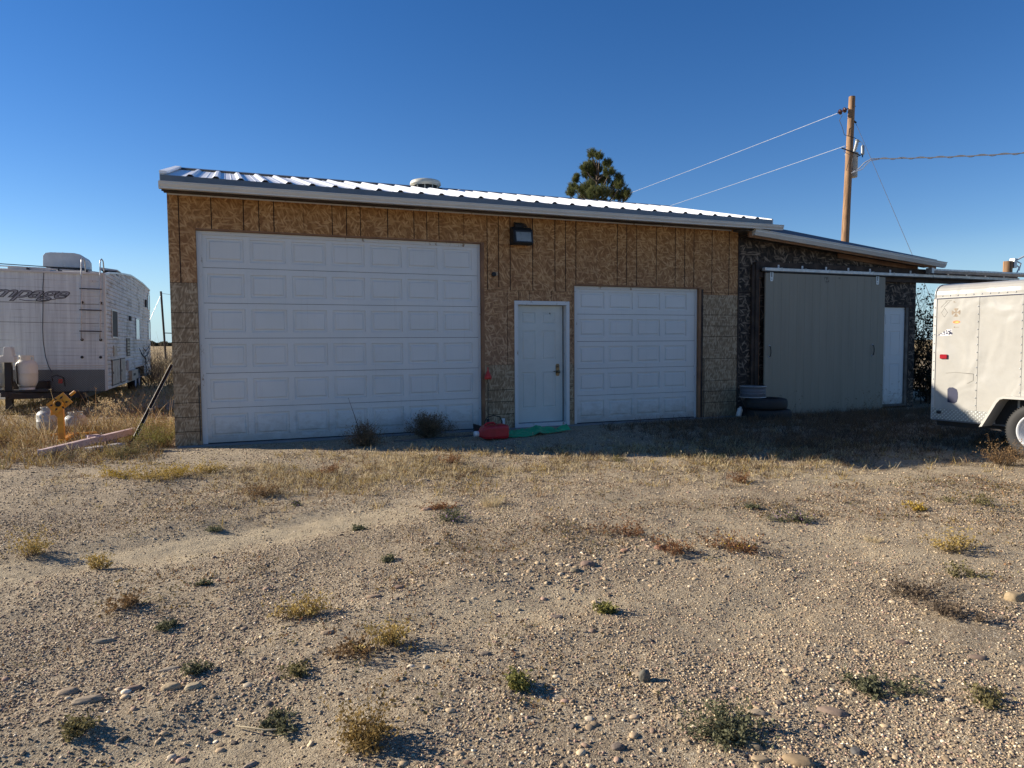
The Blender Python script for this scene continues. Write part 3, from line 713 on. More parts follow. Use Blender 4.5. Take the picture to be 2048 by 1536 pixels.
# ================================================================== CAMPER
RVT = (-2.30, 7.6, 0)
rv = thing('camper_trailer', 'dirty grey-white camper trailer with a roof air conditioner parked left of the workshop', 'camper', RVT, rot=(0, R(1.0), 0))
def top(y):
    pts = [(0, 3.05), (.5, 3.13), (2.2, 3.28), (4.6, 3.44), (7.5, 3.44), (9.6, 3.36)]
    for (a, za), (b, zb) in zip(pts, pts[1:]):
        if y <= b: return za+(zb-za)*(y-a)/(b-a)
    return pts[-1][1]
RL, RW, RB = 9.6, 2.85, .38
b = MB(M['rv_front'], M['rv_side'], M['rv_roof'])
nx = 6
b.add([(-RW, 0, .86), (0, 0, .86), (0, 0, 3.05), (-RW, 0, 3.05)], [(0, 1, 2, 3)], 0)
# side skin: lapped siding, clipped by the roof line
ys = np.concatenate([np.linspace(0, RL, 60)])
zz = []; pitch_ = .098; z = RB
while z < 3.46:
    zz += [(z, .0), (z+pitch_*.12, .016), (z+pitch_*.62, .016), (z+pitch_*.78, .002)]; z += pitch_
vs = []; ny = len(ys)
for z, dx in zz:
    for y in ys:
        t = top(y); vs.append((dx if z < t else .0, y, min(z, t)))
fsx = []
for i in range(len(zz)-1):
    for j in range(ny-1):
        ymid = (ys[j]+ys[j+1])/2
        if zz[i][0] >= top(ymid): continue
        if 5.15 < ymid < 7.5 and zz[i][0] < .74: continue      # wheel opening
        fsx.append((i*ny+j, i*ny+j+1, (i+1)*ny+j+1, (i+1)*ny+j))
b.add(vs, fsx, 1)
yy = list(np.linspace(0, RL, 14)); vs = []
for y in yy: vs += [(-RW, y, top(y)), (-RW*.5, y, top(y)+.02), (0.0, y, top(y))]
b.add(vs, [q for j in range(len(yy)-1) for q in ((j*3, j*3+1, j*3+4, j*3+3), (j*3+1, j*3+2, j*3+5, j*3+4))], 2, True)
b.add([(-RW, RL, RB), (0, RL, RB), (0, RL, top(RL)), (-RW, RL, top(RL))], [(3, 2, 1, 0)], 1)
b.add([(-RW, y, z) for y in (0, RL) for z in (RB, 3.05)] , [(0, 1, 3, 2)], 1)
b.add([(-RW, 0, RB+.02), (-.01, 0, RB+.02), (-.01, RL, RB+.02), (-RW, RL, RB+.02)], [(0, 1, 2, 3)], 2)
b.build('body', rv)
b = MB(M['tread'], M['gutter_dark']); b.box(-RW, -.005, -.018, -.001, RB-.01, .855); b.box(-RW, 0, -.024, -.0185, .85, .865, 1); b.build('rock_guard', rv)
b = MB(M['gutter'])          # corner and roof edge mouldings
b.box(-.02, .028, -.03, .03, RB, 3.08)
P = [(.012, y, top(y)+.005) for y in yy]
for p, q in zip(P, P[1:]): b.obox(p, q, .04, .05)
b.obox((-RW, -.012, 3.06), (.02, -.012, 3.06), .035, .05)
for z in (.90, .955): b.box(-RW, -.021, -.012, -.001, z, z+.022)
b.build('corner_moulding', rv, bevel=.004)
for z in (2.355, 1.92): b = MB(M['groove']); b.box(-RW, -.021, -.004, -.0012, z, z+.007); b.build('seam_line', rv)
# logo lettering
def text_mesh(name, body, size, mat, parent, loc, rot, shear=.0, offset=0., ext=.001, sx=1., label=None):
    cu = bpy.data.curves.new(name, 'FONT'); cu.body = body; cu.size = size; cu.shear = shear; cu.offset = offset; cu.extrude = ext; cu.space_character = .92
    to = bpy.data.objects.new('tmp', cu); COL.objects.link(to); bpy.context.view_layer.update()
    me = bpy.data.meshes.new_from_object(to.evaluated_get(bpy.context.evaluated_depsgraph_get()))
    bpy.data.objects.remove(to); me.materials.clear(); me.materials.append(mat); me.name = name
    o = bpy.data.objects.new(name, me); COL.objects.link(o); o.parent = parent; o.location = loc; o.rotation_euler = rot; o.scale = (sx, 1, 1)
    if label: o['label'] = label
    return o
lw = text_mesh('logo_outline', 'Rampage', .34, M['logo_dark'], rv, (0, -.0035, 2.475), (R(90), 0, 0), .55, .010, .0008, 1.72)
tw = max(v.co.x for v in lw.data.vertices)*1.72
lw.location.x = -.68-tw
l2 = text_mesh('logo_lettering', 'Rampage', .34, M['logo_light'], rv, (-.68-tw, -.0055, 2.475), (R(90), 0, 0), .55, -.0015, .0006, 1.72)
b = MB(M['logo_dark']); b.tube([(-.95, -.005, 2.46), (-1.25, -.005, 2.40), (-1.55, -.005, 2.405), (-1.65, -.005, 2.43)], .007, 5); b.build('logo_swash', rv)
# ladder
b = MB(M['galv'], M['steel_dark'])
for x in (-.43, -.06):
    b.tube([(x-.035, -.01, 1.55), (x-.035, -.09, 1.60), (x-.03, -.10, 1.8), (x, -.10, 3.28), (x+.004, -.085, 3.36), (x+.02, -.02, 3.40), (x+.035, .08, 3.36), (x+.04, .15, 3.14)], .0135, 10)
    for z in (1.55, 1.15, 2.40): b.lathe([(.032, 0), (.032, -.012), (.015, -.02), (0, -.02)], (x-.035+(z-1.55)*.02, -.001, z), axis=1, seg=12, mi=1)
for z in (1.745, 2.225, 2.705):
    e = (z-1.55)*.02-.035; b.tube([(-.43+e-.035, -.105, z), (-.06+e+.035, -.105, z)], .0125, 8, 1)
b.build('ladder', rv)
b = MB(M['gutter'], M['steel_dark'])     # roof rack rails
b.tube([(-RW, .05, 3.16), (-1.7, .05, 3.15), (-.2, .08, 3.11), (-.02, .15, 3.09)], .012, 8)
b.tube([(-RW, .30, 3.24), (-1.2, .30, 3.20), (-.3, .35, 3.17)], .01, 8, 1)
for x in (-2.2, -1.5, -.9, -.35): b.box(x-.015, x+.015, .04, .34, 3.06, 3.14, 1)
b.box(-1.9, -1.1, .2, .8, 3.10, 3.17, 0); b.box(-2.75, -2.35, .25, .7, 3.14, 3.2, 0)
b.build('roof_rack', rv)
b = MB(M['ac_white'], M['steel_dark'])
b.prism([(-1.56, 3.34), (-1.555, 3.60), (-1.50, 3.67), (-1.40, 3.69), (-.90, 3.70), (-.76, 3.67), (-.71, 3.58), (-.70, 3.34)], 1, 1.75, 2.95); b.box(-1.50, -.76, 1.8, 2.9, 3.2, 3.339, 1); b.box(-1.15, -1.13, 1.745, 2.95, 3.34, 3.705)
b.build('air_conditioner', rv, bevel=.03)
b = MB(M['ac_white'], M['steel_dark']); b.T = Matrix.Translation((-.12, 1.6, 0))
b.box(-.17, .13, .2, .6, 3.2, 3.30, 1); b.prism([(-.22, 3.305), (.17, 3.30), (.17, 3.33), (-.20, 3.37)], 1, .1, .7); b.build('roof_vent', rv, bevel=.005)
b = MB(M['wire_dark']); b.tube([(-2.42, .5, 3.18), (-2.52, .5, 3.6), (-2.67, .5, 4.06)], .003, 5); b.build('antenna', rv)
b = MB(M['wire_dark'])
b.tube([(-1.17, -.008, 3.10), (-1.20, -.012, 2.7), (-1.205, -.012, 2.3), (-1.225, -.012, 1.8), (-1.22, -.012, 1.5), (-1.18, -.012, 1.15), (-1.13, -.015, .95), (-1.06, -.03, .80)], .007, 6); b.build('loose_cable', rv)
b = MB(M['gutter'], M['steel_dark']); b.box(-.30, -.16, -.008, -.001, 2.86, 2.92); b.box(-.28, -.18, -.010, -.0085, 2.875, 2.905, 0); b.lathe([(.008, 0), (0, -.004)], (-.23, -.0105, 2.89), axis=1, seg=8, mi=1); b.build('maker_plate', rv)
# side details (on x = 0 plane, facing +x)
def win(y0, y1, z0, z1, pm=M['window']):
    e = bpy.data.objects.new('window', None); COL.objects.link(e); e.parent = rv
    q = MB(M['gutter']); t = .035
    q.box(.017, .034, y0, y0+t, z0, z1); q.box(.017, .034, y1-t, y1, z0, z1); q.box(.017, .034, y0+t, y1-t, z0, z0+t); q.box(.017, .034, y0+t, y1-t, z1-t, z1); q.build('window_frame', e, bevel=.004)
    q = MB(pm); q.box(.017, .024, y0+t, y1-t, z0+t, z1-t); q.build('pane', e)
win(.85, 1.75, 1.60, 2.30, M['black']); win(5.45, 6.45, 1.58, 2.25, M['pane_pale']); win(8.85, 9.5, 1.60, 2.25, M['pane_pale']); win(8.85, 9.45, 2.64, 3.20, M['pane_pale'])
for (y0, y1, z0, z1) in ((.75, 1.85, .47, 1.05), (2.15, 2.95, .47, 1.06)):
    q = MB(M['rv_cream'], M['steel_dark']); q.box(.017, .026, y0-.04, y1+.04, z0-.03, z1+.03, 1); q.box(.0261, .036, y0, y1, z0, z1); q.box(.0361, .045, y0+.05, y0+.10, (z0+z1)/2-.03, (z0+z1)/2+.03, 1); q.build('hatch_door', rv, bevel=.004)
for (y0, y1, z0, z1, m) in ((1.0, 1.55, 1.16, 1.42, 'rv_cream'), (3.35, 4.0, 1.12, 1.62, 'steel_dark')):
    q = MB(M['rv_cream'], M[m]); q.box(.017, .032, y0, y1, z0, z1, 1)
    for k in range(5): q.box(.0321, .038, y0+.04, y1-.04, z0+.04+k*(z1-z0-.08)/5, z0+.07+k*(z1-z0-.08)/5, 0)
    q.build('side_vent', rv)
q = MB(M['rv_cream'], M['black']); q.box(.0, .10, 3.72, 5.1, .44, .71); q.prism([(.017, .711), (.12, .711), (.017, 1.05)], 1, 3.5, 4.1) if False else None; q.box(.1005, .103, 4.0, 4.5, .55, .62, 1); q.build('step_box', rv, bevel=.01)
q = MB(M['ac_white']); q.prism([(.017, .72), (.075, .74), (.075, 1.0), (.017, 1.03)], 1, 3.3, 3.6); q.build('water_inlet', rv, bevel=.008)
q = MB(M['steel_dark'], M['ac_white'])
q.box(.017, .07, 8.0, 8.25, 2.7, 2.95); q.build('porch_light', rv, bevel=.01); q = MB(M['steel_dark']); q.box(.017, .06, 4.0, 4.3, 2.12, 2.25); q.build('porch_light', rv, bevel=.01)
q = MB(M['logo_dark'])
q.tube([(.02, 6.2, 1.33), (.02, 6.9, 1.12), (.02, 7.6, 1.02), (.02, 8.5, 1.10), (.02, 9.3, 1.32)], .02, 6, rs=[.006, .02, .03, .022, .006]); q.tube([(.02, 7.2, 1.35), (.02, 8.0, 1.22), (.02, 8.8, 1.33), (.02, 9.2, 1.45)], .016, 6, rs=[.005, .02, .02, .005])
q.tube([(.02, 7.8, 1.02), (.02, 8.0, .85), (.02, 7.9, .66)], .01, 6, rs=[.02, .012, .004]); q.build('swoosh_graphic', rv)
# running gear, all black underneath
b = MB(M['black_metal'], M['black'])
for x in (-.45, -RW+.45): b.box(x-.06, x+.06, -.3, RL-.1, .22, .37)
for y in (.4, 2.2, 4.0, 8.6): b.box(-RW+.52, -.52, y, y+.08, .24, .34)
b.obox((-.45, -.2, .30), (-1.45, -1.9, .40), .07, .12); b.obox((-RW+.45, -.2, .30), (-1.45, -1.9, .40), .07, .12)
b.obox((-1.45, -1.5, .41), (-1.45, -2.15, .45), .10, .10)
b.box(-2.2, -.9, -1.30, -.72, .44, .475); b.box(-1.95, -1.1, -.3, -.02, .38, .62)
b.box(-.5, -.42, .3, .38, .0, .22); b.box(-.35, -.22, 8.9, 9.0, 0, .25); b.obox((-.28, 8.95, .35), (-.06, 9.0, .05), .05, .05)
b.build('chassis', rv, bevel=.006)
def wheel(parent, c, r, wdt, rimr, name='wheel', rimmat='wheel_white', lr=-1, lab_=None, spokes=False, ax=0):
    e = bpy.data.objects.new(name, None); COL.objects.link(e); e.parent = parent; e.location = c
    q = MB(M['tyre']); h = wdt/2
    q.lathe([(rimr, -h*.75), (rimr+.02, -h*.92), (r*.82, -h*1.02), (r*.94, -h*.96), (r*.985, -h*.8), (r, -h*.55), (r, h*.55), (r*.985, h*.8), (r*.94, h*.96), (r*.82, h*1.02), (rimr+.02, h*.92), (rimr, h*.75)], axis=ax, seg=48)
    for k in range(64):   # tread blocks
        a = k*2*math.pi/64; ca, sa = math.cos(a), math.sin(a)
        for x0, x1 in ((-h*.78, -h*.1), (h*.1, h*.78)):
            vs = []
            for xx_ in (x0, x1):
                for da, dr in ((-.018, r*.985), (.018, r*.985), (.018, r+.007), (-.018, r+.007)):
                    vs.append((xx_, dr*math.cos(a+da+(.02 if x0 > 0 else 0)), dr*math.sin(a+da+(.02 if x0 > 0 else 0))))
            q.add(vs, [(0, 1, 2, 3), (7, 6, 5, 4), (0, 4, 5, 1), (1, 5, 6, 2), (2, 6, 7, 3), (3, 7, 4, 0)])
    q.build('tyre', e)
    q = MB(M[rimmat], M['black'], M['galv']); s = lr
    q.lathe([(rimr, s*h*.75), (rimr+.012, s*h*.86), (rimr-.002, s*h*.88), (rimr-.012, s*h*.70), (rimr-.03, s*h*.62), (rimr-.038, s*h*.25), (rimr*.72, s*h*.12), (rimr*.62, s*h*.22)], axis=ax, seg=40)
    if spokes:
        n = 8; ri, ro = rimr*.36, rimr*.62
        for k in range(n):    # disc pieces between triangular openings
            a0 = (k-.5)*2*math.pi/n; a1 = (k+.5)*2*math.pi/n; am = k*2*math.pi/n; w_ = .17
            def P(rad, a, x=s*h*.26): return (x, rad*math.cos(a), rad*math.sin(a))
            q.add([P(ri, a0), P(ro, a0, s*h*.22), P(ro, am-w_, s*h*.22), P(ri*1.15, am), P(ro, am+w_, s*h*.22), P(ro, a1, s*h*.22), P(ri, a1), P(ri, am)], [(0, 1, 2, 3, 7), (7, 3, 4, 5, 6)])
        q.lathe([(rimr*.62, s*h*.0), (0, s*h*.0)], axis=ax, seg=24, mi=1)
        q.lathe([(rimr*.37, s*h*.26), (rimr*.33, s*h*.34), (rimr*.24, s*h*.36), (rimr*.22, s*h*.6), (rimr*.17, s*h*.68), (0, s*h*.7)], axis=ax, seg=24, mi=2)
        for k in range(5):
            a = k*2*math.pi/5+.3; q.lathe([(.011, s*h*.3), (.011, s*h*.48), (0, s*h*.5)], (0, rimr*.29*math.cos(a), rimr*.29*math.sin(a)), axis=ax, seg=6, mi=2)
    else:
        q.lathe([(rimr*.63, s*h*.2), (rimr*.3, s*h*.3), (rimr*.2, s*h*.5), (0, s*h*.5)], axis=ax, seg=24)
    q.build('rim', e)
    return e
for y in (5.85, 6.75): wheel(rv, (-.15, y, .34), .34, .21, .19, lr=1)
def bottle(parent, c, mat, r=.155, h=.46, name='propane_tank', band=True):
    """a barbecue-style gas cylinder standing on its foot ring"""
    q = MB(mat, M['steel_dark']); s = h/.46
    q.lathe([(r*.70, 0), (r*.72, .035*s), (r*.70, .03*s), (r*.8, .05*s), (r*.97, .10*s), (r, .14*s), (r*1.0, .215*s), (r*1.012, .218*s), (r*1.012, .228*s), (r, .231*s), (r, .31*s), (r*.96, .345*s), (r*.8, .385*s), (r*.5, .405*s), (0, .41*s)], c, seg=32)
    q.build(name+'_shell', parent)
    q = MB(mat, M['steel_dark']); col = []; z0, z1 = c[2]+.385*s, c[2]+h
    for k in range(24):   # collar ring with hand holes
        a0, a1 = k*2*math.pi/24, (k+1)*2*math.pi/24; hole = (k % 8) in (5, 6) 
        for zl, zh in (((z0, z0+.02*s), (z1-.018*s, z1)) if hole else ((z0, z1),)):
            vs = [(c[0]+rr_*math.cos(a), c[1]+rr_*math.sin(a), zz_) for rr_ in (r*.62, r*.66) for zz_ in (zl, zh) for a in (a0, a1)]
            q.add(vs, [(0, 1, 3, 2), (4, 6, 7, 5), (2, 3, 7, 6), (0, 4, 5, 1), (0, 2, 6, 4), (1, 5, 7, 3)])
    q.build('collar', parent)
    q = MB(M['brass'], M['black']); q.lathe([(.016, .40*s), (.016, .43*s), (.028, .435*s), (.028, .455*s), (0, .457*s)], c, seg=10); q.tube([(c[0], c[1]-.01, c[2]+.425*s), (c[0], c[1]-.07, c[2]+.425*s)], .012, 8, 1); q.build('valve', parent)
for x in (-1.32, -1.87):
    e = bpy.data.objects.new('gas_cylinder', None); COL.objects.link(e); e.parent = rv
    bottle(e, (x, -1.0, .48), M['tank'], r=.20, h=.72)
q = MB(M['ac_white'], M['black_metal'])
q.prism([(-1.72, 1.06), (-1.44, 1.06), (-1.45, 1.18), (-1.475, 1.19), (-1.50, 1.36), (-1.53, 1.385), (-1.60, 1.385), (-1.635, 1.36), (-1.65, 1.19), (-1.70, 1.18)], 1, -1.35, -1.12); q.build('jack_cover', rv, bevel=.012)
q = MB(M['black_metal'], M['galv']); q.box(-1.64, -1.52, -1.30, -1.18, .1, 1.059); q.tube([(-1.45, -1.2, 1.0), (-1.44, -1.2, .6)], .012, 6); q.box(-1.68, -1.48, -1.34, -1.14, 0.0, .03); q.build('tongue_jack', rv)
q = MB(M['black_metal'], M['red_lens']); q.tube([(-.98, -.35, .62), (-1.0, -.4, .72), (-.9, -.4, .76), (-.78, -.35, .7), (-.76, -.3, .5)], .012, 6); q.box(-.88, -.80, -.36, -.33, .57, .67, 1); q.build('power_cable', rv)

# ================================================================== CARGO TRAILER
ct = thing('cargo_trailer', 'white enclosed cargo trailer with faded stickers standing at the right edge', 'trailer', (9.25, -4.25, 0), R(7))
CL, CW = 3.7, 1.85
b = MB(M['cargo'])
b.box(0, CW, -CL, 0, .50, 1.985); b.build('body', ct)
b = MB(M['cargo'])
pr = [(0.0, 1.9855), (.0, 2.03), (.012, 2.075), (.04, 2.115), (.085, 2.145), (.15, 2.165), (.6, 2.20), (CW/2, 2.21)]
pr = pr + [(CW-x, z) for x, z in pr[::-1][1:]]
b.prism(pr, 1, -CL, -.012, sm=False)
b.build('roof', ct, bevel=.0)
b = MB(M['navy'], M['cargo_trim']); b.box(-.006, -.0005, -CL, -.002, 1.972, 1.9835); b.box(-.004, CW+.004, -CL, .001, 1.984, 1.9915, 1)
b.build('roof_rail', ct)
b = MB(M['cargo_trim'], M['steel_dark'])
b.box(-.008, .03, -.03, .008, .36, 1.975); b.box(CW-.03, CW+.008, -.03, .008, .36, 1.975)
pts = [(-.004, -.008, 1.99)]+[(x-.004 if x < CW/2 else x+.004, -.008, z+.004) for x, z in pr[1:-1]]+[(CW+.004, -.008, 1.99)]
for p, q in zip(pts, pts[1:]): b.obox(p, q, .03, .008, up=(0, 1, 0)) if False else b.tube([p, q], .008, 6)
b.build('corner_post', ct)
b = MB(M['tread_side'], M['gutter_dark']); b.box(-.009, CW+.009, -.80, -.002, .365, .512); b.box(-.006, CW+.006, -CL, .0, .345, .3645, 1); b.box(-.009, CW+.009, -CL, -1.65, .365, .512); b.build('lower_skirt', ct)
b = MB(M['steel_dark']); b.lathe([(.022, 0), (.022, -.004), (0, -.005)], (-.009, -.10, .457), axis=0, seg=12); b.box(-.012, -.0095, -.13, -.07, .44, .474); b.build('plug_socket', ct)
for y in (-.555, -1.06, -1.9, -2.7): b = MB(M['cargo']); b.box(-.0035, -.0006, y-.013, y+.013, .513, 1.970); b.build('panel_seam', ct)
b = MB(M['galv'], M['galv'])
def rivet(x, y, z): b.lathe([(.0095, 0), (.008, -.004), (0, -.006)], (x, y, z), axis=0, seg=8, sm=True)
for y in (-.555, -1.06, -1.9):
    z = .58
    while z < 1.95: rivet(-.0035, y, z); z += .098
y = -.10
while y > -3.6: rivet(-.0005, y, 2.012); y -= .098
z = .42
while z < 1.95: rivet(-.008, -.012, z); z += .12
y = -.1
while y > -.8: rivet(-.009, y, .495); y -= .12
b.build('rivet', ct)
b = MB(M['fender'], M['black'])
fp = [(-.73, .335), (-.895, .66), (-.935, .715), (-.99, .735), (-1.72, .735), (-1.77, .71), (-1.81, .655), (-1.95, .335)]
fi = [(-.765, .345), (-.925, .65), (-.96, .695), (-1.0, .708), (-1.71, .708), (-1.745, .69), (-1.78, .645), (-1.915, .345)]
n = len(fp); vs = [(x, y, z) for x in (-.24, .02) for (y, z) in fp + fi[::-1]]; m2 = 2*n
fsx = [(i, (i+1) % m2, m2+(i+1) % m2, m2+i) for i in range(m2)] + [(i, i+1, m2-2-i, m2-1-i) for i in range(n-1)]
b.add(vs, fsx, 0)
b.add([(.0-.003, y, z) for y, z in fi], [tuple(range(n))], 1)
b.build('fender', ct)
wheel(ct, (-.11, -1.345, .33), .335, .20, .205, spokes=True)
wheel(ct, (CW+.11, -1.345, .33), .335, .20, .205, lr=1, spokes=True)
b = MB(M['black_metal']); b.tube([(0, -1.345, .33), (CW, -1.345, .33)], .03, 10); b.box(.1, .16, -CL, -.02, .27, .345); b.box(CW-.16, CW-.1, -CL, -.02, .27, .345); b.build('chassis', ct)
b = MB(M['red_lens'], M['black']); b.prism([(-.10, 1.175), (-.185, 1.175), (-.19, 1.182), (-.19, 1.228), (-.185, 1.235), (-.10, 1.235), (-.095, 1.228), (-.095, 1.182)], 0, -.022, -.001); b.build('marker_light', ct, bevel=.006)
# stickers
b = MB(M['sticker_brown']); cy, cz = -.279, 1.786
for k in range(4):      # four flaring arms
    a = k*math.pi/2; ca, sa = math.cos(a), math.sin(a)
    pts = [(.006, .004), (.022, .026), (.05, .033), (.050, -.033), (.022, -.026), (.006, -.004)]
    pts = [(.004, .004), (.02, .010), (.034, .020), (.052, .032), (.056, 0), (.052, -.032), (.034, -.020), (.02, -.010), (.004, -.004)]
    b.add([(-.0015, cy+p*ca-q*sa, cz+p*sa+q*ca) for p, q in pts], [tuple(range(len(pts)))])
b.add([(-.0014, cy+x, cz+z) for x, z in ((-.008, -.008), (.008, -.008), (.008, .008), (-.008, .008))], [(0, 1, 2, 3)]); b.build('cross_sticker', ct)
b = MB(M['orange'], M['sticker_yellow']); b.disc((-.0012, -.289, 1.661), .048, 0, 24, 0, .42); b.disc((-.0018, -.297, 1.659), .026, 0, 16, 1, .28); b.build('oval_sticker', ct)
b = MB(M['ghost'], M['sticker_brown'])
for (y, z, w_, h_) in ((-.265, 1.595, .018, .018), (-.30, 1.592, .05, .005), (-.25, 1.93, .02, .010), (-.26, 1.92, .035, .005)):
    b.add([(-.0012, y+w_/2, z-h_/2), (-.0012, y-w_/2, z-h_/2), (-.0012, y-w_/2, z+h_/2), (-.0012, y+w_/2*.6, z+h_/2)], [(0, 1, 2, 3)], 1)
b.tube([(-.001, -.08, 1.86), (-.001, -.16, 1.94)], .0025, 4); b.tube([(-.001, -.12, 1.86), (-.001, -.20, 1.94)], .002, 4); b.tube([(-.001, -.14, 1.945), (-.001, -.22, 1.95)], .0025, 4)
for s0 in (1, -1): b.tube([(-.001, -.13, 1.80+.05), (-.001, -.13+.04*s0, 1.79), (-.001, -.13, 1.73)], .002, 4)
b.tube([(-.001, -.17, .985), (-.001, -.30, 1.0), (-.001, -.52, .985), (-.001, -.52, .90), (-.001, -.45, .86)], .003, 4)
b.build('faded_decal', ct)
text_mesh('faded_lettering', 'RACE', .09, M['ghost'], ct, (-.0018, -.27, .885), (R(90), 0, R(-90)), .4) if False else None
b = MB(M['navy'], M['white'])
P0 = (-.045, 1.485)
for k, (y, z, s_) in enumerate(((-.07, 1.497, .012), (-.095, 1.508, .013), (-.118, 1.495, .011), (-.135, 1.53, .016), (-.14, 1.505, .012), (-.165, 1.545, .014), (-.17, 1.515, .018), (-.195, 1.54, .017), (-.20, 1.505, .016), (-.215, 1.525, .02), (-.228, 1.51, .018), (-.22, 1.555, .012))):
    b.add([(-.0016, y+s_*.9, z-s_*.4), (-.0016, y-s_*.5, z-s_*.8), (-.0016, y-s_, z+s_*.5), (-.0016, y+s_*.3, z+s_*.8)], [(0, 1, 2, 3)])
b.add([(-.0013, -.03, 1.483), (-.0013, -.12, 1.48), (-.0013, -.24, 1.49), (-.0013, -.235, 1.57), (-.0013, -.17, 1.565), (-.0013, -.10, 1.515)], [(0, 1, 2, 3, 4, 5)], 1)
b.tube([(-.0014, -.01, 1.478), (-.0014, -.08, 1.49)], .0025, 4); b.build('checkered_sticker', ct)
b = MB(M['navy']); b.add([(-.0014, y, z) for y, z in ((-.205, .60), (-.29, .585), (-.325, .61), (-.337, .66), (-.335, .73), (-.32, .775), (-.27, .80), (-.22, .795), (-.20, .77))], [tuple(range(9))]); b.build('dark_patch', ct)

# ================================================================== UTILITY POLES AND WIRES
def pole_top(t): return Vector((19.86, 7.30, 0)).lerp(Vector((20.42, 7.49, 9.76)), t)
up = thing('utility_pole', 'tall leaning wooden utility pole with a grey transformer behind the shed roof', 'utility pole', (19.86, 7.30, 0))
uT = Matrix.Translation((-19.86, -7.30, 0))
def umb(*m): b = MB(*m); b.T = uT; return b
b = umb(M['pole_wood']); n = 14
b.tube([pole_top(i/n) for i in range(n+1)], .14, 18, rs=[.155-.05*(i/n)+random.uniform(-.003, .003) for i in range(n+1)]); b.build('pole_shaft', up)
b = umb(M['tx_grey'], M['steel_dark'])
tc = (20.60, 7.62, 0)
b.lathe([(0, 7.08), (.19, 7.08), (.20, 7.10), (.20, 7.86), (.215, 7.87), (.215, 7.90), (.15, 7.93), (0, 7.94)], tc, seg=28)
b.box(20.32, 20.46, 7.42, 7.58, 7.3, 7.34, 1); b.box(20.32, 20.46, 7.42, 7.58, 7.7, 7.74, 1); b.lathe([(.03, 7.93), (.03, 7.94)], tc)
b.build('transformer_tank', up)
b = umb(M['tx_grey'], M['steel_dark']); pts = [(20.66, 7.58, 7.92), (20.70, 7.56, 8.08), (20.75, 7.54, 8.3)]
b.tube(pts, .05, 12, rs=[.055, .045, .06]); 
for k in range(3): b.lathe([(.03, 0), (.075, .012), (.03, .03)], (20.695+.015*k, 7.56-.01*k, 8.03+.07*k), seg=14)
b.tube([(20.75, 7.54, 8.3), (20.77, 7.54, 8.34)], .07, 12); b.build('bushing', up)
b = umb(M['tx_grey'], M['steel_dark']); b.lathe([(0, 7.80), (.05, 7.81), (.055, 7.86), (.055, 8.10), (.03, 8.13), (0, 8.14)], (20.80, 7.34, 0), seg=14); b.tube([(20.80, 7.34, 7.80), (20.79, 7.34, 7.72)], .02, 6, 1); b.tube([(20.62, 7.44, 7.74), (20.80, 7.34, 7.82)], .018, 6, 1); b.build('surge_arrester', up)
b = umb(M['wire_dark']); b.tube([(20.77, 7.54, 8.33), (20.82, 7.4, 8.24), (20.80, 7.34, 8.14)], .008, 5); b.tube([(20.0, 7.5, 9.1), (19.93, 7.55, 8.93), (20.05, 7.55, 8.75), (20.12, 7.5, 8.45), (20.35, 7.3, 8.33), (20.75, 7.5, 8.33)], .010, 5)
b.tube([(20.1, 7.45, 8.0), (20.0, 7.4, 7.86), (20.18, 7.3, 7.72), (20.03, 7.3, 7.2), (20.13, 7.2, 7.2), (20.2, 7.2, 7.6)], .010, 5); b.build('jumper_wire', up)
b = umb(M['wire']); b.tube([(20.2, 7.2, 7.12), (20.35, 7.05, 7.25), (20.5, 7.0, 7.42), (20.7, 6.9, 7.55), (20.95, 6.8, 7.56)], .02, 6); b.tube([(20.15, 7.2, 7.1), (20.4, 7.0, 7.2), (20.65, 6.9, 7.48), (20.95, 6.8, 7.54)], .015, 6); b.build('service_lead', up)
for cx in ((20.02, 7.60, 9.24), (20.18, 7.56, 9.31)):
    b = umb(M['insul'], M['steel_dark']); d = Vector((.16, -.04, .07)).normalized(); c0 = Vector(cx)
    b.tube([c0-d*.07, c0-d*.03, c0-d*.029, c0+d*.0, c0+d*.03, c0+d*.07], .05, 14, rs=[.03, .035, .085, .095, .05, .03]); b.build('insulator', up)
b = umb(M['steel_dark']); b.tube([(20.24, 7.53, 9.34), (20.55, 7.46, 9.45)], .018, 6); b.tube([(20.40, 7.45, 8.98), (20.52, 7.38, 8.86)], .03, 6); b.tube([(19.9, 7.62, 9.20), (20.0, 7.6, 9.24)], .012, 6); b.tube([(20.0, 7.5, 8.0), (20.5, 7.2, 7.74)], .02, 6); b.build('pole_bolt', up)
def wire(name, label, a, b_, sag, r, mat, cat='wire', n=24, twist=False, group=None):
    a, b_ = Vector(a), Vector(b_); q = MB(mat); pts = []
    for i in range(n+1):
        t = i/n; p = a.lerp(b_, t); p.z -= sag*4*t*(1-t); pts.append(p-a)
    q.tube(pts, r, 6)
    if twist:
        pts2 = []
        for i in range(n*6+1):
            t = i/(n*6); p = a.lerp(b_, t); p.z -= sag*4*t*(1-t); an = t*90; pts2.append(p-a+Vector((0, math.cos(an)*r*2, math.sin(an)*r*2)))
        q.tube(pts2, r*.8, 5)
    o = q.build(name, None, loc=a); return lab(o, label, cat, group)
wire('power_line', 'upper bright overhead line from the pole top down to the left', (19.92, 7.62, 9.19), (26.85, 76.3, 12.83), .35, .008, M['wire'], 'power line')
wire('power_line', 'lower bright overhead line leaving the pole at transformer height', (20.15, 7.49, 8.08), (30.4, 74.8, 11.77), .35, .008, M['wire'], 'power line')
wire('power_line', 'twisted service cable running right from the transformer', (20.95, 6.8, 7.55), (22.6, -1.6, 6.2), .10, .016, M['wire_dark'], 'power line', twist=True)
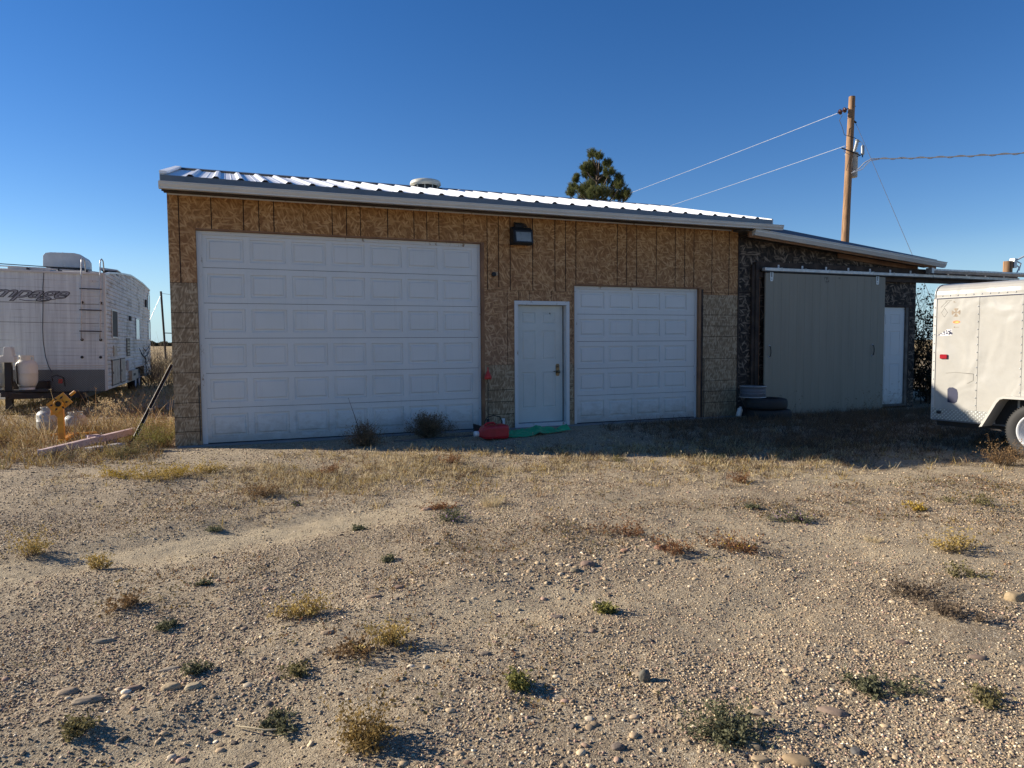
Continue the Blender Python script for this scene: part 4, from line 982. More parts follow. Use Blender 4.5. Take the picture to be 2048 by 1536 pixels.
wire('guy_wire', 'thin dark guy wire slanting from the pole down to the ground', (20.50, 7.40, 8.88), (17.5, .9, .0), 0, .007, M['wire_dark'], 'guy wire')
sp = thing('service_post', 'short cut-off wooden post behind the cargo trailer with a cable clamp on top', 'post', (19.02, 1.18, 0))
b = MB(M['pole_wood']); b.tube([(0, 0, 0), (0, 0, 1.6), (.02, 0, 3.43)], .12, 14, rs=[.12, .11, .105]); b.build('post_shaft', sp)
b = MB(M['wire'], M['galv']); b.box(.11, .22, -.10, .02, 3.26, 3.50, 1); b.tube([(.2, -.05, 3.36), (.34, -.08, 3.28), (.26, -.08, 3.14)], .018, 6); b.tube([(.2, -.05, 3.46), (.40, -.08, 3.38), (.33, -.08, 3.2)], .018, 6); b.tube([(.15, -.05, 3.42), (.35, -.2, 3.56), (1.2, -.7, 3.95)], .022, 6); b.build('cable_clamp', sp)
fp_ = thing('utility_pole', 'thin distant wooden utility pole between the camper and the workshop', 'utility pole', (-5.70, 67.0, 0))
b = MB(M['dark_wood'], M['steel_dark']); b.tube([(0, 0, 0), (-.26, .45, 6.75)], .10, 8); b.build('pole_shaft', fp_)
b = MB(M['steel_dark']); b.box(-.30, -.2, .3, .5, 6.1, 6.3); b.tube([(-.1, .3, 2.6), (1.3, .3, 2.55)], .05, 6); b.build('pole_bracket', fp_)
wire('guy_wire', 'thin guy wire falling left from the distant utility pole', (-5.95, 67.4, 6.4), (-8.6, 66.5, .0), 0, .025, M['wire'], 'guy wire')
wire('power_line', 'faint line from the distant utility pole toward the workshop', (-5.9, 67.4, 6.55), (18, 66, 5.6), .6, .022, M['wire'], 'power line')

# ================================================================== PLANT GENERATORS
class PB:
    def __init__(s): s.V = []; s.F = []; s.C = []; s.n = 0
    def push(s, V, F, C): s.V.append(V); s.F.append(F+s.n); s.C.append(C); s.n += len(V)
    def stems(s, base, az, lean, length, width, cols, seg=3, curl=.5, rs=None):
        """curved flat ribbons; returns points along the stems"""
        n = len(base); t = np.linspace(0, 1, seg+1)[None, :, None]
        d0 = np.stack([np.cos(az)*np.sin(lean), np.sin(az)*np.sin(lean), np.cos(lean)], -1)[:, None]
        l2 = np.minimum(lean+curl*(.4+rng.random(n)), 2.2)
        d1 = np.stack([np.cos(az)*np.sin(l2), np.sin(az)*np.sin(l2), np.cos(l2)], -1)[:, None]
        P = base[:, None] + (d0*t + (d1-d0)*t*t*.5)*length[:, None, None]
        a2 = rng.random(n)*2*np.pi; side = np.stack([np.cos(a2), np.sin(a2), np.zeros(n)], -1)[:, None]*width[:, None, None]*.5*(1-.75*t)
        V = np.stack([P-side, P+side], 2).reshape(-1, 3)
        k = np.arange(n)[:, None]*(seg+1)*2 + np.arange(seg)[None]*2
        F = np.stack([k, k+1, k+3, k+2], -1).reshape(-1, 4)
        s.push(V, F, np.repeat(cols, (seg+1)*2, 0)); return P
    def leaves(s, pts, size, cols, asp=.5, up=0.):
        n = len(pts); d = rng.normal(size=(n, 3)); d[:, 2] += up; d /= np.linalg.norm(d, axis=1)[:, None]+1e-9
        e = rng.normal(size=(n, 3)); e = np.cross(d, e); e /= np.linalg.norm(e, axis=1)[:, None]+1e-9
        sz = size*(.6+.8*rng.random(n))[:, None]
        V = np.stack([pts, pts+d*sz*.5+e*sz*asp*.5, pts+d*sz, pts+d*sz*.5-e*sz*asp*.5], 1).reshape(-1, 3)
        s.push(V, np.arange(n*4).reshape(-1, 4), np.repeat(cols, 4, 0))
    def obj(s, name, parent=None, loc=None):
        return np_obj(name, np.concatenate(s.V), np.concatenate(s.F), M['plant'], parent, np.concatenate(s.C), False, loc)
def cols(n, a, b, dark=.0):
    t = rng.random((n, 1)); c = np.array(a)[None]*(1-t)+np.array(b)[None]*t; return c*(1+.25*(rng.random((n, 1))-.5))
PAL = {'shade_tone': ((.05, .04, .03), (.12, .09, .06)), 'yellow': ((.36, .24, .06), (.52, .39, .14)), 'brown': ((.16, .095, .045), (.33, .21, .10)), 'straw': ((.50, .39, .21), (.72, .60, .38)),
       'green': ((.11, .115, .065), (.22, .215, .115)), 'olive': ((.15, .13, .055), (.27, .23, .10)), 'dead': ((.11, .08, .055), (.24, .18, .12)),
       'ochre': ((.22, .14, .04), (.36, .25, .09)), 'rust': ((.22, .10, .05), (.33, .18, .08)), 'gold': ((.42, .27, .04), (.52, .37, .07)), 'purple': ((.26, .15, .28), (.40, .26, .44)), 'lime': ((.20, .19, .05), (.32, .30, .09))}
def clump(pb, c, w, h, kind, dens=1., flower=None):
    """one low weed round c: stems that fork and carry small leaves or seed heads"""
    c = np.array(c, float); A, B = PAL[kind]
    if kind in ('straw',):
        n = int(150*dens); an = rng.random(n)*2*np.pi; rad = np.sqrt(rng.random(n))*w*.32
        base = c+np.stack([np.cos(an)*rad, np.sin(an)*rad, np.zeros(n)], -1)
        pb.stems(base, an+rng.normal(size=n)*.5, rng.random(n)*.7, h*(.5+.7*rng.random(n)), np.full(n, .0028), cols(n, A, B), 3, .8); return
    n = int((26 if kind != 'green' else 40)*dens); an = rng.random(n)*2*np.pi
    lean = (.25+.95*rng.random(n)) if h > w*.35 else (.75+.7*rng.random(n))
    L = (w*.5*np.sin(lean)+h*np.cos(lean))*(.55+.55*rng.random(n))
    sub = rng.normal(size=(5, 3))*[w*.17, w*.10, 0]; ra = rng.random()*3.14; ca_, sa_ = np.cos(ra), np.sin(ra)
    sub = np.stack([sub[:, 0]*ca_-sub[:, 1]*sa_, sub[:, 0]*sa_+sub[:, 1]*ca_, sub[:, 2]], -1)
    si = rng.integers(0, 5, n); base = c+sub[si]+rng.normal(size=(n, 3))*[w*.05, w*.05, 0]; L = L*np.array([.9, .75, .6, .8, .5])[si]
    P = pb.stems(base, an, lean, L, np.full(n, .004), cols(n, *PAL['dead' if kind != 'green' else 'olive']), 4, .35)
    nd = int(n*.7); k0 = rng.integers(0, n, nd)
    pb.stems(base[k0]+[0, 0, .005], rng.random(nd)*6.28, 1.38+.16*rng.random(nd), w*.15+w*.38*rng.random(nd), np.full(nd, .0025), cols(nd, *PAL['dead']), 3, .1)
    m = 5; idx = rng.integers(0, n, n*m); k = rng.integers(1, 5, n*m)
    b2 = P[idx, k]; a2 = an[idx]+rng.normal(size=n*m)*.9; ln2 = np.clip(rng.normal(.75, .4, n*m), 0, 1.5)
    P2 = pb.stems(b2, a2, ln2, L[idx]*.38*(.4+.8*rng.random(n*m)), np.full(n*m, .0025), cols(n*m, A, B), 2, .3)
    tips = np.concatenate([P2[:, 2], P2[:, 1], P2[:, 2]+rng.normal(size=(n*m, 3))*.006])
    if kind in ('green', 'olive', 'lime'): tips = np.concatenate([tips, P2[:, 2]+rng.normal(size=(n*m, 3))*.012, P2[:, 1]+rng.normal(size=(n*m, 3))*.012, P[:, 2:].reshape(-1, 3)])
    tips[:, 2] = np.maximum(tips[:, 2], c[2]+.003)
    nl = len(tips); pb.leaves(tips, .016 if kind not in ('green',) else .015, cols(nl, A, B), .55, .4)
    if flower:
        q = tips[rng.integers(0, nl, int(nl*.07))]+[0, 0, .008]; pb.leaves(q, .016, cols(len(q), *PAL[flower]), .8, .8)

def G(x, y, dz=0.): return (x, y, float(gz(x, y))+dz)
# (x, y, width, height, kind, density, flower, label)
WEEDS = [
 (-.91, -5.20, .32, .24, 'yellow', 1.3, None, 'pale yellow weed clump at the left edge of the yard'),
 (-.42, -5.71, .24, .13, 'yellow', .9, None, 'small yellow weed clump just right of the left-edge clump'),
 (-.16, -6.63, .22, .14, 'brown', .9, None, 'rust-brown stalky weed below the yellow clumps at left'),
 (.72, -7.14, .27, .13, 'yellow', 1.4, None, 'round ochre weed tuft left of centre in the gravel'),
 (1.07, -7.67, .24, .16, 'yellow', 1.2, None, 'taller ochre weed of a close pair in the centre-left gravel'),
 (.90, -7.72, .22, .10, 'brown', .9, None, 'low brown weed of a close pair in the centre-left gravel'),
 (.85, -8.43, .24, .19, 'ochre', 2.0, None, 'dense ochre-brown weed near the bottom, left of centre'),
 (1.48, -8.30, .11, .06, 'lime', .8, None, 'tiny yellow-green weed near the bottom centre'),
 (2.24, -7.72, .11, .06, 'lime', .8, None, 'tiny lime weed right of centre on open gravel'),
 (3.60, -7.12, .36, .13, 'rust', 1.3, 'gold', 'rusty weed with golden flowers right of centre'),
 (5.00, -7.71, .34, .20, 'yellow', 1.3, None, 'wide pale yellow weed in the right of the yard'),
 (3.95, -8.20, .46, .13, 'dead', 1.5, None, 'wide sprawling brown weed mat at the right'),
 (3.82, -8.53, .34, .09, 'dead', 1.1, None, 'lower sprawling brown weed mat near the tan cobble'),
 (5.77, -6.77, .17, .10, 'gold', .8, None, 'small golden weed in the right of the yard'),
 (4.71, -7.26, .16, .09, 'straw', .6, None, 'small straw tuft right of the purple-flowered weed'),
 (2.49, -5.29, .24, .17, 'straw', 1.3, None, 'upright pale straw tuft in the middle of the yard'),
 (.68, -3.96, .45, .20, 'brown', 1.5, None, 'brownish bush of the dry strip before the large garage door'),
 (1.38, -3.17, .36, .18, 'rust', 1.3, None, 'orange-brown weed of the dry strip left of centre'),
 (2.80, -3.11, .30, .16, 'rust', 1.1, None, 'orange-brown weed in front of the red can'),
 (5.17, -5.28, .32, .15, 'rust', 1.2, None, 'orange-brown weed in front of the smaller garage door'),
 (8.72, -5.62, .48, .46, 'brown', 3.2, None, 'tall brown seedy weed leaning on the cargo trailer wheel'),
 (-.73, -2.39, .55, .17, 'gold', 1.8, None, 'leftmost golden weed of the patch before the workshop corner'),
 (-.40, -2.83, .55, .17, 'yellow', 1.8, None, 'second golden weed from the left in the corner patch'),
 (-.12, -2.55, .55, .20, 'gold', 1.9, None, 'tallest golden weed in the patch before the workshop corner'),
 (.20, -2.45, .45, .16, 'yellow', 1.5, None, 'rightmost yellow weed of the patch before the workshop corner'),
 (1.33, -5.46, .15, .05, 'green', .8, None, 'small dark green weed beyond the wheel track'),
 (1.37, -6.36, .10, .04, 'green', .6, None, 'little green weed alone on gravel left of centre'),
 (.24, -6.40, .07, .04, 'green', .5, None, 'tiny green sprout in the bare wheel track'),
 (4.61, -6.58, .28, .09, 'green', 1.6, 'purple', 'dark green weed with purple flowers right of centre'),
 (4.55, -6.18, .11, .05, 'green', .7, None, 'small green weed just beyond the purple-flowered one at right'),
 (5.79, -3.99, .26, .12, 'green', 1.2, None, 'green tuft at the edge of the workshop shadow'),
 (2.84, -8.88, .21, .09, 'green', 1.6, None, 'dense green weed in the lower right gravel'),
 (2.04, -8.93, .32, .12, 'green', 2.4, None, 'largest green weed, near the bottom right of centre'),
 (3.14, -9.15, .20, .06, 'olive', 1.0, None, 'thin olive weed at the lower right edge'),
 (.63, -7.79, .16, .06, 'olive', .9, None, 'olive weed below the round ochre tuft'),
 (.54, -8.12, .15, .05, 'green', .9, None, 'green weed beside the dry stalk at lower left'),
 (.24, -7.58, .12, .05, 'green', .8, None, 'green weed above the two pale cobbles at lower left'),
 (.07, -7.01, .12, .05, 'green', .9, None, 'green weed right of the long flat cobble at left'),
 (-.15, -7.95, .15, .06, 'olive', 1.0, None, 'olive weed low in the bottom left corner'),
 (.26, -8.42, .09, .05, 'green', .7, None, 'small green weed casting a shadow at the bottom left'),
 (.26, -4.97, .14, .04, 'green', .7, None, 'flat green weed on the far wheel track'),
 (6.31, -6.94, .42, .09, 'olive', 1.2, None, 'long olive weed strip at the right edge of the yard'),
 (2.03, -5.56, .30, .10, 'green', 1.4, 'purple', 'green weed with purple flowers in the middle of the yard'),
 (.92, -4.40, .12, .06, 'green', .6, 'purple', 'tiny purple-flowered sprig near the dry strip'),
 (10.16, -2.0, .55, .42, 'dead', 2.2, None, 'pale seed-headed weed in the shade before the sliding door'),
 (4.45, -8.05, .28, .10, 'olive', 1.0, None, 'olive weed right of the sprawling brown mats'),
 (4.76, -3.61, .24, .16, 'olive', .9, None, 'upright olive weed at the shadow edge before the smaller door'),
 (2.05, -5.20, .30, .08, 'rust', 1.0, None, 'reddish low weed behind the purple-flowered one'),
 (3.10, -6.55, .50, .05, 'rust', 1.0, None, 'flat reddish weed patch above the stones in mid yard'),
 (3.15, -7.02, .34, .06, 'rust', 1.0, None, 'flat dark red weed among the stones in mid yard'),
]
for (x, y, w_, h_, kd, dn, fl_, lb) in WEEDS:
    pb = PB(); x0, y0, z0 = G(x, y, -.004); clump(pb, (0, 0, 0), w_*.98, h_*(.48 if kd in ('green', 'olive') else .74), kd, dn*(.62 if kd in ('green', 'olive') else 1.4), fl_)
    o = pb.obj('weed', loc=(x0, y0, z0)); lab(o, lb, 'weed', 'weeds growing in the gravel yard')

# two dead bushes against the large garage door
def deadbush(x, y, w_, h_, label, n=160, extra=None):
    pb = PB(); an = rng.random(n)*2*np.pi; lean = rng.random(n)*1.35; rad = 1/np.sqrt((np.sin(lean)/(w_/2))**2+(np.cos(lean)/h_)**2)
    P = pb.stems(rng.normal(size=(n, 3))*[.03, .03, 0], an, lean, rad*(.7+.35*rng.random(n)), np.full(n, .009), cols(n, (.12, .085, .055), (.2, .145, .09)), 4, .2)
    m = 14; idx = rng.integers(0, n, n*m); k = rng.integers(1, 5, n*m)
    P2 = pb.stems(P[idx, k], an[idx]+rng.normal(size=n*m)*1.1, np.clip(rng.normal(.7, .5, n*m), 0, 1.7), .04+.08*rng.random(n*m), np.full(n*m, .003), cols(n*m, (.16, .12, .08), (.30, .225, .145)), 2, .3)
    pb.leaves(np.concatenate([P2[:, 2], P2[:, 1]]), .019, cols(2*n*m, (.13, .09, .05), (.30, .215, .125)), .6, .5)
    if extra: extra(pb)
    return lab(pb.obj('dead_bush', loc=G(x, y, -.01)), label, 'bush')
def stick(pb):
    pb.stems(np.array([[-.05, 0, .1]]), np.array([2.6]), np.array([.25]), np.array([.62]), np.array([.016]), cols(1, (.12, .09, .07), (.14, .1, .08)), 5, .1)
    n = 60; pb.stems(np.zeros((n, 3))+[0, 0, .2], rng.random(n)*6.28, .5+rng.random(n)*.9, .25+.3*rng.random(n), np.full(n, .002), cols(n, *PAL['dead']), 4, -.3)
deadbush(2.13, -1.12, .66, .30, 'low dead brown bush with an upright twig before the large garage door', 120, stick)
def fluff(pb):
    n = 300; c0 = np.array([.36, .05, .14]); a = rng.random(n)*6.28; e = np.arccos(2*rng.random(n)-1)*.6
    pb.stems(np.tile(c0, (n, 1))+rng.normal(size=(n, 3))*.04, a, e+.2, .12+.16*rng.random(n), np.full(n, .002), cols(n, (.22, .17, .12), (.34, .27, .19)), 4, .9)
deadbush(3.20, -.55, .85, .34, 'wide rounded dead tumbleweed against the large garage door left of the red can', 230, fluff)

# ------------------------------------------------------------------ stuff: grass
def density_field(n, xr, yr, fn):
    x = rng.uniform(*xr, n); y = rng.uniform(*yr, n); keep = rng.random(n) < fn(x, y); return x[keep], y[keep]
def inb(x, y): return (x > -.6) & (x < 14.5) & (y > -.1)
def grass(name, x, y, hmin, hmax, per, pal, wd=.003, spread=.03, leaf=0, lean=.8, seg=3):
    pb = PB(); n = len(x)*per; ix = np.repeat(np.arange(len(x)), per)
    hh = hmin+(hmax-hmin)*rng.random(len(x))**1.25; an = rng.random(n)*6.28; rad = rng.random(n)*spread
    bx, by = x[ix]+np.cos(an)*rad, y[ix]+np.sin(an)*rad
    base = np.stack([bx, by, gz(bx, by)-.004], -1); pk = rng.integers(0, len(pal), len(x))[ix]
    c = np.zeros((n, 3))
    for i, p in enumerate(pal): m = pk == i; c[m] = cols(int(m.sum()), *PAL[p])
    P = pb.stems(base, an, rng.random(n)*lean, hh[ix]*(.5+.6*rng.random(n)), np.full(n, wd), c, seg, .7)
    if leaf:
        k = rng.integers(0, n, int(n*leaf)); q = P[k, -1]+rng.normal(size=(len(k), 3))*.008; pb.leaves(q, .016, c[k]*.9, .6, .3)
    return pb.obj(name)
# dry strip in front of the doors
def f1(x, y):
    s = 2.7-.12*x
    band = np.exp(-((y+2.9+.16*x)/1.15)**2)*(1-np.clip((x-7.)/2.5, 0, .8))
    return np.clip(band*(.10+2.6*np.clip(fbm(x*1.6, y*1.6, 21, 4)+.12, 0, 1)), 0, 1)*(1-.9*track(x, y))*np.clip((x+.3)/1.2, .15, 1)
x, y = density_field(36000, (-1.5, 10), (-6.3, -1.2), f1)
lab(grass('dry_grass', x, y, .02, .12, 9, ['straw', 'straw', 'straw', 'yellow', 'brown', 'dead'], .007, .05, .2, 1.3), kind='stuff')
def f1b(x, y): return np.clip((.35+.9*np.exp(-((y+6.2)/1.1)**2)*(x > 1.2))*np.clip(fbm(x*1.1, y*1.1, 33, 4)+.10, 0, 1)*2.4, 0, 1)*(1-track(x, y))*(y > -8.6)
x, y = density_field(38000, (-1.5, 9.5), (-9.3, -3.0), f1b)
lab(grass('low_ground_cover', x, y, .008, .04, 8, ['rust', 'dead', 'brown', 'olive', 'ochre', 'dead'], .0035, .06, .7, 1.5, 2), kind='stuff')
# shaded strip by the lean-to and under the cargo trailer
def f2(x, y): return ((x > 5.6)*np.clip((x-5.6)/2., 0, 1)*(y > -4.9)*(y < -.35)*np.clip((y+5.)/.8, 0, 1))*(.35+.8*np.clip(fbm(x*1.2, y*1.2, 41)+.4, 0, 1))
x, y = density_field(11000, (5.6, 16), (-5.0, -.3), f2)
lab(grass('shaded_grass', x, y, .04, .20, 10, ['dead', 'brown', 'dead', 'shade_tone'], .006, .06, .15), kind='stuff')  # darker palette than the open strip: shade put into the grass colours
def f3(x, y): return (x > 9.2)*(y > -4.4)*(y < -.8)*.5
x, y = density_field(240, (9.0, 15), (-4.6, -.8), f3)
lab(grass('tall_dead_stalks', x, y, .35, .75, 4, ['dead', 'brown'], .004, .05, 3.0, .35, 4), kind='stuff')
# weeds round the camper and the junk at left
def f4(x, y): return (1-.72*np.clip((y-2.6)/1.2, 0, 1))*((x < -.45)*(y > -1.6)*np.clip((y+1.7)/1.2, 0, 1))*(.4+.9*np.clip(fbm(x*.9, y*.9, 51)+.4, 0, 1))*(1-np.exp(-((x+2.0)/.5)**2-((y-.2)/.8)**2)*.6)
x, y = density_field(13000, (-7.5, -.45), (-1.8, 7.0), f4)
lab(grass('camper_side_weeds', x, y, .04, .22, 9, ['brown', 'ochre', 'brown', 'olive', 'yellow', 'straw', 'dead'], .008, .06, .8), kind='stuff')
x, y = density_field(230, (-6.5, -.5), (.6, 3.2), lambda x, y: .6+0*x)
lab(grass('tall_seed_stalks', x, y, .35, .8, 5, ['straw', 'brown', 'dead'], .009, .09, 3.5, .45, 5), kind='stuff')
x, y = density_field(12000, (-9, -.45), (7, 60), lambda x, y: np.clip(16/(y+4), 0, .9))
lab(grass('field_grass', x, y, .12, .4, 5, ['straw', 'straw', 'yellow'], .012, .18, 0, .7, 2), kind='stuff')
x, y = density_field(3500, (13, 40), (0.5, 40), lambda x, y: .8+0*x)
lab(grass('field_grass_beyond_shed', x, y, .12, .45, 5, ['straw', 'brown', 'dead'], .012, .18, 0, .7, 2), kind='stuff')
# green-yellow bush at the workshop corner and tall plume grass beside it
for (x, y, w_, h_, kd, dn, lb) in ((-.62, .25, .55, .42, 'lime', 4.0, 'yellow-green bush against the left corner of the workshop'), (-.75, 1.1, .6, .55, 'olive', 3.5, 'taller olive bush behind the one at the workshop corner'),
                                 (-4.05, 1.6, .7, .45, 'lime', 3.0, 'yellow-green weed bush at the left edge in front of the camper'), (-3.0, 1.2, .6, .33, 'yellow', 2.5, 'yellow weed bush left of the rusty gas tank'), (-.85, -.75, .5, .2, 'olive', 2.2, 'low olive weed at the foot of the leaning steel bar')):
    pb = PB(); clump(pb, (0, 0, 0), w_, h_, kd, dn); lab(pb.obj('weed_bush', loc=G(x, y)), lb, 'bush')
pb = PB(); n = 26; an = rng.random(n)*.9+2.4; P = pb.stems(rng.normal(size=(n, 3))*[.05, .05, 0], an, .25+.5*rng.random(n), .6+.25*rng.random(n), np.full(n, .006), cols(n, *PAL['straw']), 5, .6)
q = np.repeat(P[:, 4:].reshape(-1, 3), 14, 0); q = q+rng.normal(size=q.shape)*.02; pb.leaves(q, .03, cols(len(q), *PAL['straw']), .3, -.2)
lab(pb.obj('plume_grass', loc=G(-1.05, 1.75)), 'pale drooping plume grass beside the leaning steel bar', 'grass tuft')
# dead twiggy shrubs
def shrub(name, label, loc, w_, h_, n, pal, leafn=0, leafpal='dead', lsize=.03, thick=.02, group=None, up=.6):
    pb = PB(); an = rng.random(n)*6.28; lean = rng.random(n)*up
    P = pb.stems(rng.normal(size=(n, 3))*[w_*.12, w_*.12, 0], an, lean, h_*(.6+.45*rng.random(n)), np.full(n, thick), cols(n, *PAL[pal]), 6, .35)
    for m, ls, wd in ((5, .35, .5), (14, .16, .28)):
        N = n*m; idx = rng.integers(0, n, N); k = rng.integers(1, 7, N)
        P2 = pb.stems(P[idx, k], rng.random(N)*6.28, np.clip(rng.normal(.7, .4, N), 0, 1.6), h_*ls*(.4+.9*rng.random(N)), np.full(N, thick*wd), cols(N, *PAL[pal]), 3, .3)
    if leafn:
        q = P2[rng.integers(0, N, leafn), rng.integers(0, 4, leafn)]+rng.normal(size=(leafn, 3))*.03; pb.leaves(q, lsize, cols(leafn, *PAL[leafpal]), .6)
    return lab(pb.obj(name, loc=loc), label, 'shrub', group)
PAL['bark'] = ((.03, .024, .02), (.08, .065, .05)); PAL['twig'] = ((.16, .12, .085), (.28, .22, .16)); PAL['dkleaf'] = ((.02, .022, .012), (.06, .055, .03))
shrub('shrub', 'dark twiggy shrub between the lean-to and the cargo trailer', (14.95, 1.2, 0), 1.5, 2.5, 110, 'bark', 9000, 'dkleaf', .055, .03, up=.5)
shrub('shrub', 'low dark shrub beneath the twiggy one beside the lean-to', (15.3, .2, 0), 1.5, 1.5, 90, 'bark', 6000, 'dkleaf', .055, .03, up=.8)
for i, (x, y, h_, lb) in enumerate(((-2.0, 15.5, 1.5, 'nearest leafless bramble shrub beside the far end of the camper'), (-1.1, 15.0, 1.3, 'leafless bramble shrub right behind the workshop corner'), (-2.4, 19.5, 1.7, 'taller leafless shrub farther back behind the camper'), (-.9, 18.5, 1.5, 'leafless shrub farther back beyond the workshop corner'))):
    shrub('shrub', lb, (x, y, 0), 1.8, h_, 60, 'twig', 0, thick=.022, group='leafless shrubs behind the workshop corner', up=.9)

# pine top behind the ridge
pn = thing('pine_tree', 'dark green pine tree whose top shows above the workshop roof', 'pine tree', (14.3, 14.3, 0))
lobes = [(860, 230, 85), (1010, 275, 70), (850, 480, 150), (720, 500, 90), (980, 520, 90), (1180, 430, 90), (1210, 600, 110), (800, 640, 150), (960, 760, 130), (1130, 760, 120), (540, 690, 45), (510, 770, 55), (460, 900, 80), (430, 1020, 80), (620, 960, 90), (800, 900, 140), (900, 1040, 150), (1080, 1000, 140), (1400, 720, 85), (1450, 860, 110), (1340, 880, 90), (1540, 1010, 75), (1590, 1060, 60), (1330, 1060, 120), (1480, 1120, 110), (700, 1120, 120)]
def pxw(u, v, Z):   # measured outline turned into real positions about the trunk
    d = f_ + r_*((u-1024)/1400) - u_*((v-768)/1400); return CAM + d*Z
tr_ = MB(M['bark']); tr_.tube([(0, 0, 0), (.05, 0, 4), (-.02, .05, 7), (-.06, 0, 8.7)], .1, 10, rs=[.24, .15, .05, .02])
pb = PB(); tw = []
allc = []
for lx, ly, lr in lobes:
    allc.append((pxw(1100+lx/10.24, 290+ly/10.24, 28+random.uniform(-.8, .8)), lr/10.24*28/1400))
for k in range(46):
    z = random.uniform(2.2, 7.0); rad = (7.6-z)*.36+.5; a = random.uniform(0, 6.28); q = math.sqrt(random.random())
    allc.append((Vector((14.3+rad*q*math.cos(a), 14.3+rad*q*math.sin(a), z)), random.uniform(.3, .5)))
for c_, r__ in allc:
    cl = Vector(c_)-Vector((14.3, 14.3, 0)); zt = max(.6, cl.z-math.hypot(cl.x, cl.y)*.55-.2)
    tr_.tube([(0, 0, zt), (cl.x*.5, cl.y*.5, zt+(cl.z-zt)*.35), tuple(cl)], .03, 6, rs=[.045, .03, .012])
    nb = int(66*(r__/.25)**1.6)+12
    d = rng.normal(size=(nb, 3)); d /= np.linalg.norm(d, axis=1)[:, None]; p0 = np.array(cl)+d*(rng.random((nb, 1))**.5)*r__*.85
    m = 46; ax = d*.5+np.array([0, 0, .9]); ax /= np.linalg.norm(ax, axis=1)[:, None]
    bp = np.repeat(p0, m, 0)+np.repeat(ax, m, 0)*rng.random((nb*m, 1))*.16
    dv = rng.normal(size=(nb*m, 3)); dv /= np.linalg.norm(dv, axis=1)[:, None]; dv = dv*.75+np.repeat(ax, m, 0)*.9; dv /= np.linalg.norm(dv, axis=1)[:, None]
    e = np.cross(dv, rng.normal(size=dv.shape)); e /= np.linalg.norm(e, axis=1)[:, None]; L = .07+.05*rng.random((nb*m, 1))
    V = np.stack([bp-e*.004, bp+e*.004, bp+dv*L+e*.002, bp+dv*L-e*.002], 1).reshape(-1, 3)
    cc = cols(nb, (.085, .11, .035), (.21, .215, .085)); pb.push(V, np.arange(nb*m*4).reshape(-1, 4), np.repeat(np.repeat(cc, m, 0), 4, 0))
pb.obj('crown', pn); tr_.build('trunk', pn)
# far tree line and farm buildings on the horizon
pb = PB(); n = 16000; x = rng.uniform(-60, 40, n); hgt = 2.2+3.5*np.clip(fbm(x*.22, x*0+3, 61)+.35, 0, 1)
P = np.stack([x, 560+rng.random(n)*14, rng.random(n)**.7*hgt], -1); pb.leaves(P, .9, cols(n, (.05, .055, .035), (.10, .10, .065)), .8)
lab(pb.obj('far_tree_line'), kind='stuff')
for (x, y, w_, h_, lb) in ((-19, 420, 9, 2.6, 'long low pale building on the horizon right of the camper'), (-12.5, 400, 1.2, 6.5, 'slim grey tower on the horizon beside the distant pole')):
    e = thing('farm_building', lb, 'building', (x, y, 0)); q = MB(M['gutter'], M['gutter_dark']); q.box(-w_/2, w_/2, 0, 6, 0, h_*.8); q.build('wall', e); q = MB(M['gutter_dark']); q.prism([(-w_/2-.2, h_*.801), (w_/2+.2, h_*.801), (w_/2-.2, h_), (-w_/2+.2, h_)], 1, -.2, 6.2); q.build('roof', e)

# ================================================================== THINGS LYING ABOUT
# engine stand
st = thing('engine_stand', 'orange-yellow steel stand with a slotted tilted head in front of the camper', 'stand', G(-1.84, .586, -.01))
b = MB(M['yellow'], M['steel_dark']); b.box(-.038, .038, -.038, .038, .03, .56); b.build('post', st, bevel=.004)
b = MB(M['yellow']); b.box(-.035, .035, -.12, .80, .035, .09); b.box(-.30, .30, .80, .86, .03, .08); b.box(-.30, .30, -.19, -.121, .03, .085) if False else None; b.build('base_leg', st, bevel=.004)
for x, y in ((-.38, .83), (.38, .83), (0, -.10)): b = MB(M['black']); b.lathe([(.0, -.02), (.035, -.02), (.035, .02), (0, .02)], (x, y, .03), axis=0, seg=12); b.build('caster', st)
b = MB(M['yellow']); b.obox((0, .0, .40), (-.10, .03, .52), .07, .05); b.prism([(-.038, .45), (-.12, .43), (-.11, .55), (-.038, .56)], 1, -.03, .03); b.build('gusset', st)
hd = MB(M['yellow'], M['black']); hd.T = Matrix.Translation((.0, -.06, .60)) @ Matrix.Rotation(R(-38), 4, 'Y') @ Matrix.Scale(.80, 4)
hd.box(-.17, .17, -.012, .012, -.115, .115)
for (x, z, a) in ((-.10, -.05, .3), (-.11, .05, -.3), (.09, .06, .2), (.10, -.05, -.4), (.0, .085, 1.5), (.0, -.09, 1.5)):
    hd.disc((x, -.0125, z), .017, 1, 10, 1); hd.obox((x-.03*math.cos(a), -.0128, z-.03*math.sin(a)), (x+.03*math.cos(a), -.0128, z+.03*math.sin(a)), .012, .002, 1, up=(0, 1, 0))
hd.build('head_plate', st, bevel=.002)
b = MB(M['yellow'], M['black']); b.lathe([(.055, .10), (.055, -.16), (.04, -.162), (.04, -.10)], (0, 0, .60), axis=1, seg=20); b.lathe([(.04, -.12), (0, -.12)], (0, 0, .60), axis=1, mi=1, seg=16); b.tube([(.13, -.03, .71), (.19, -.03, .76)], .02, 8); b.build('swivel_tube', st)
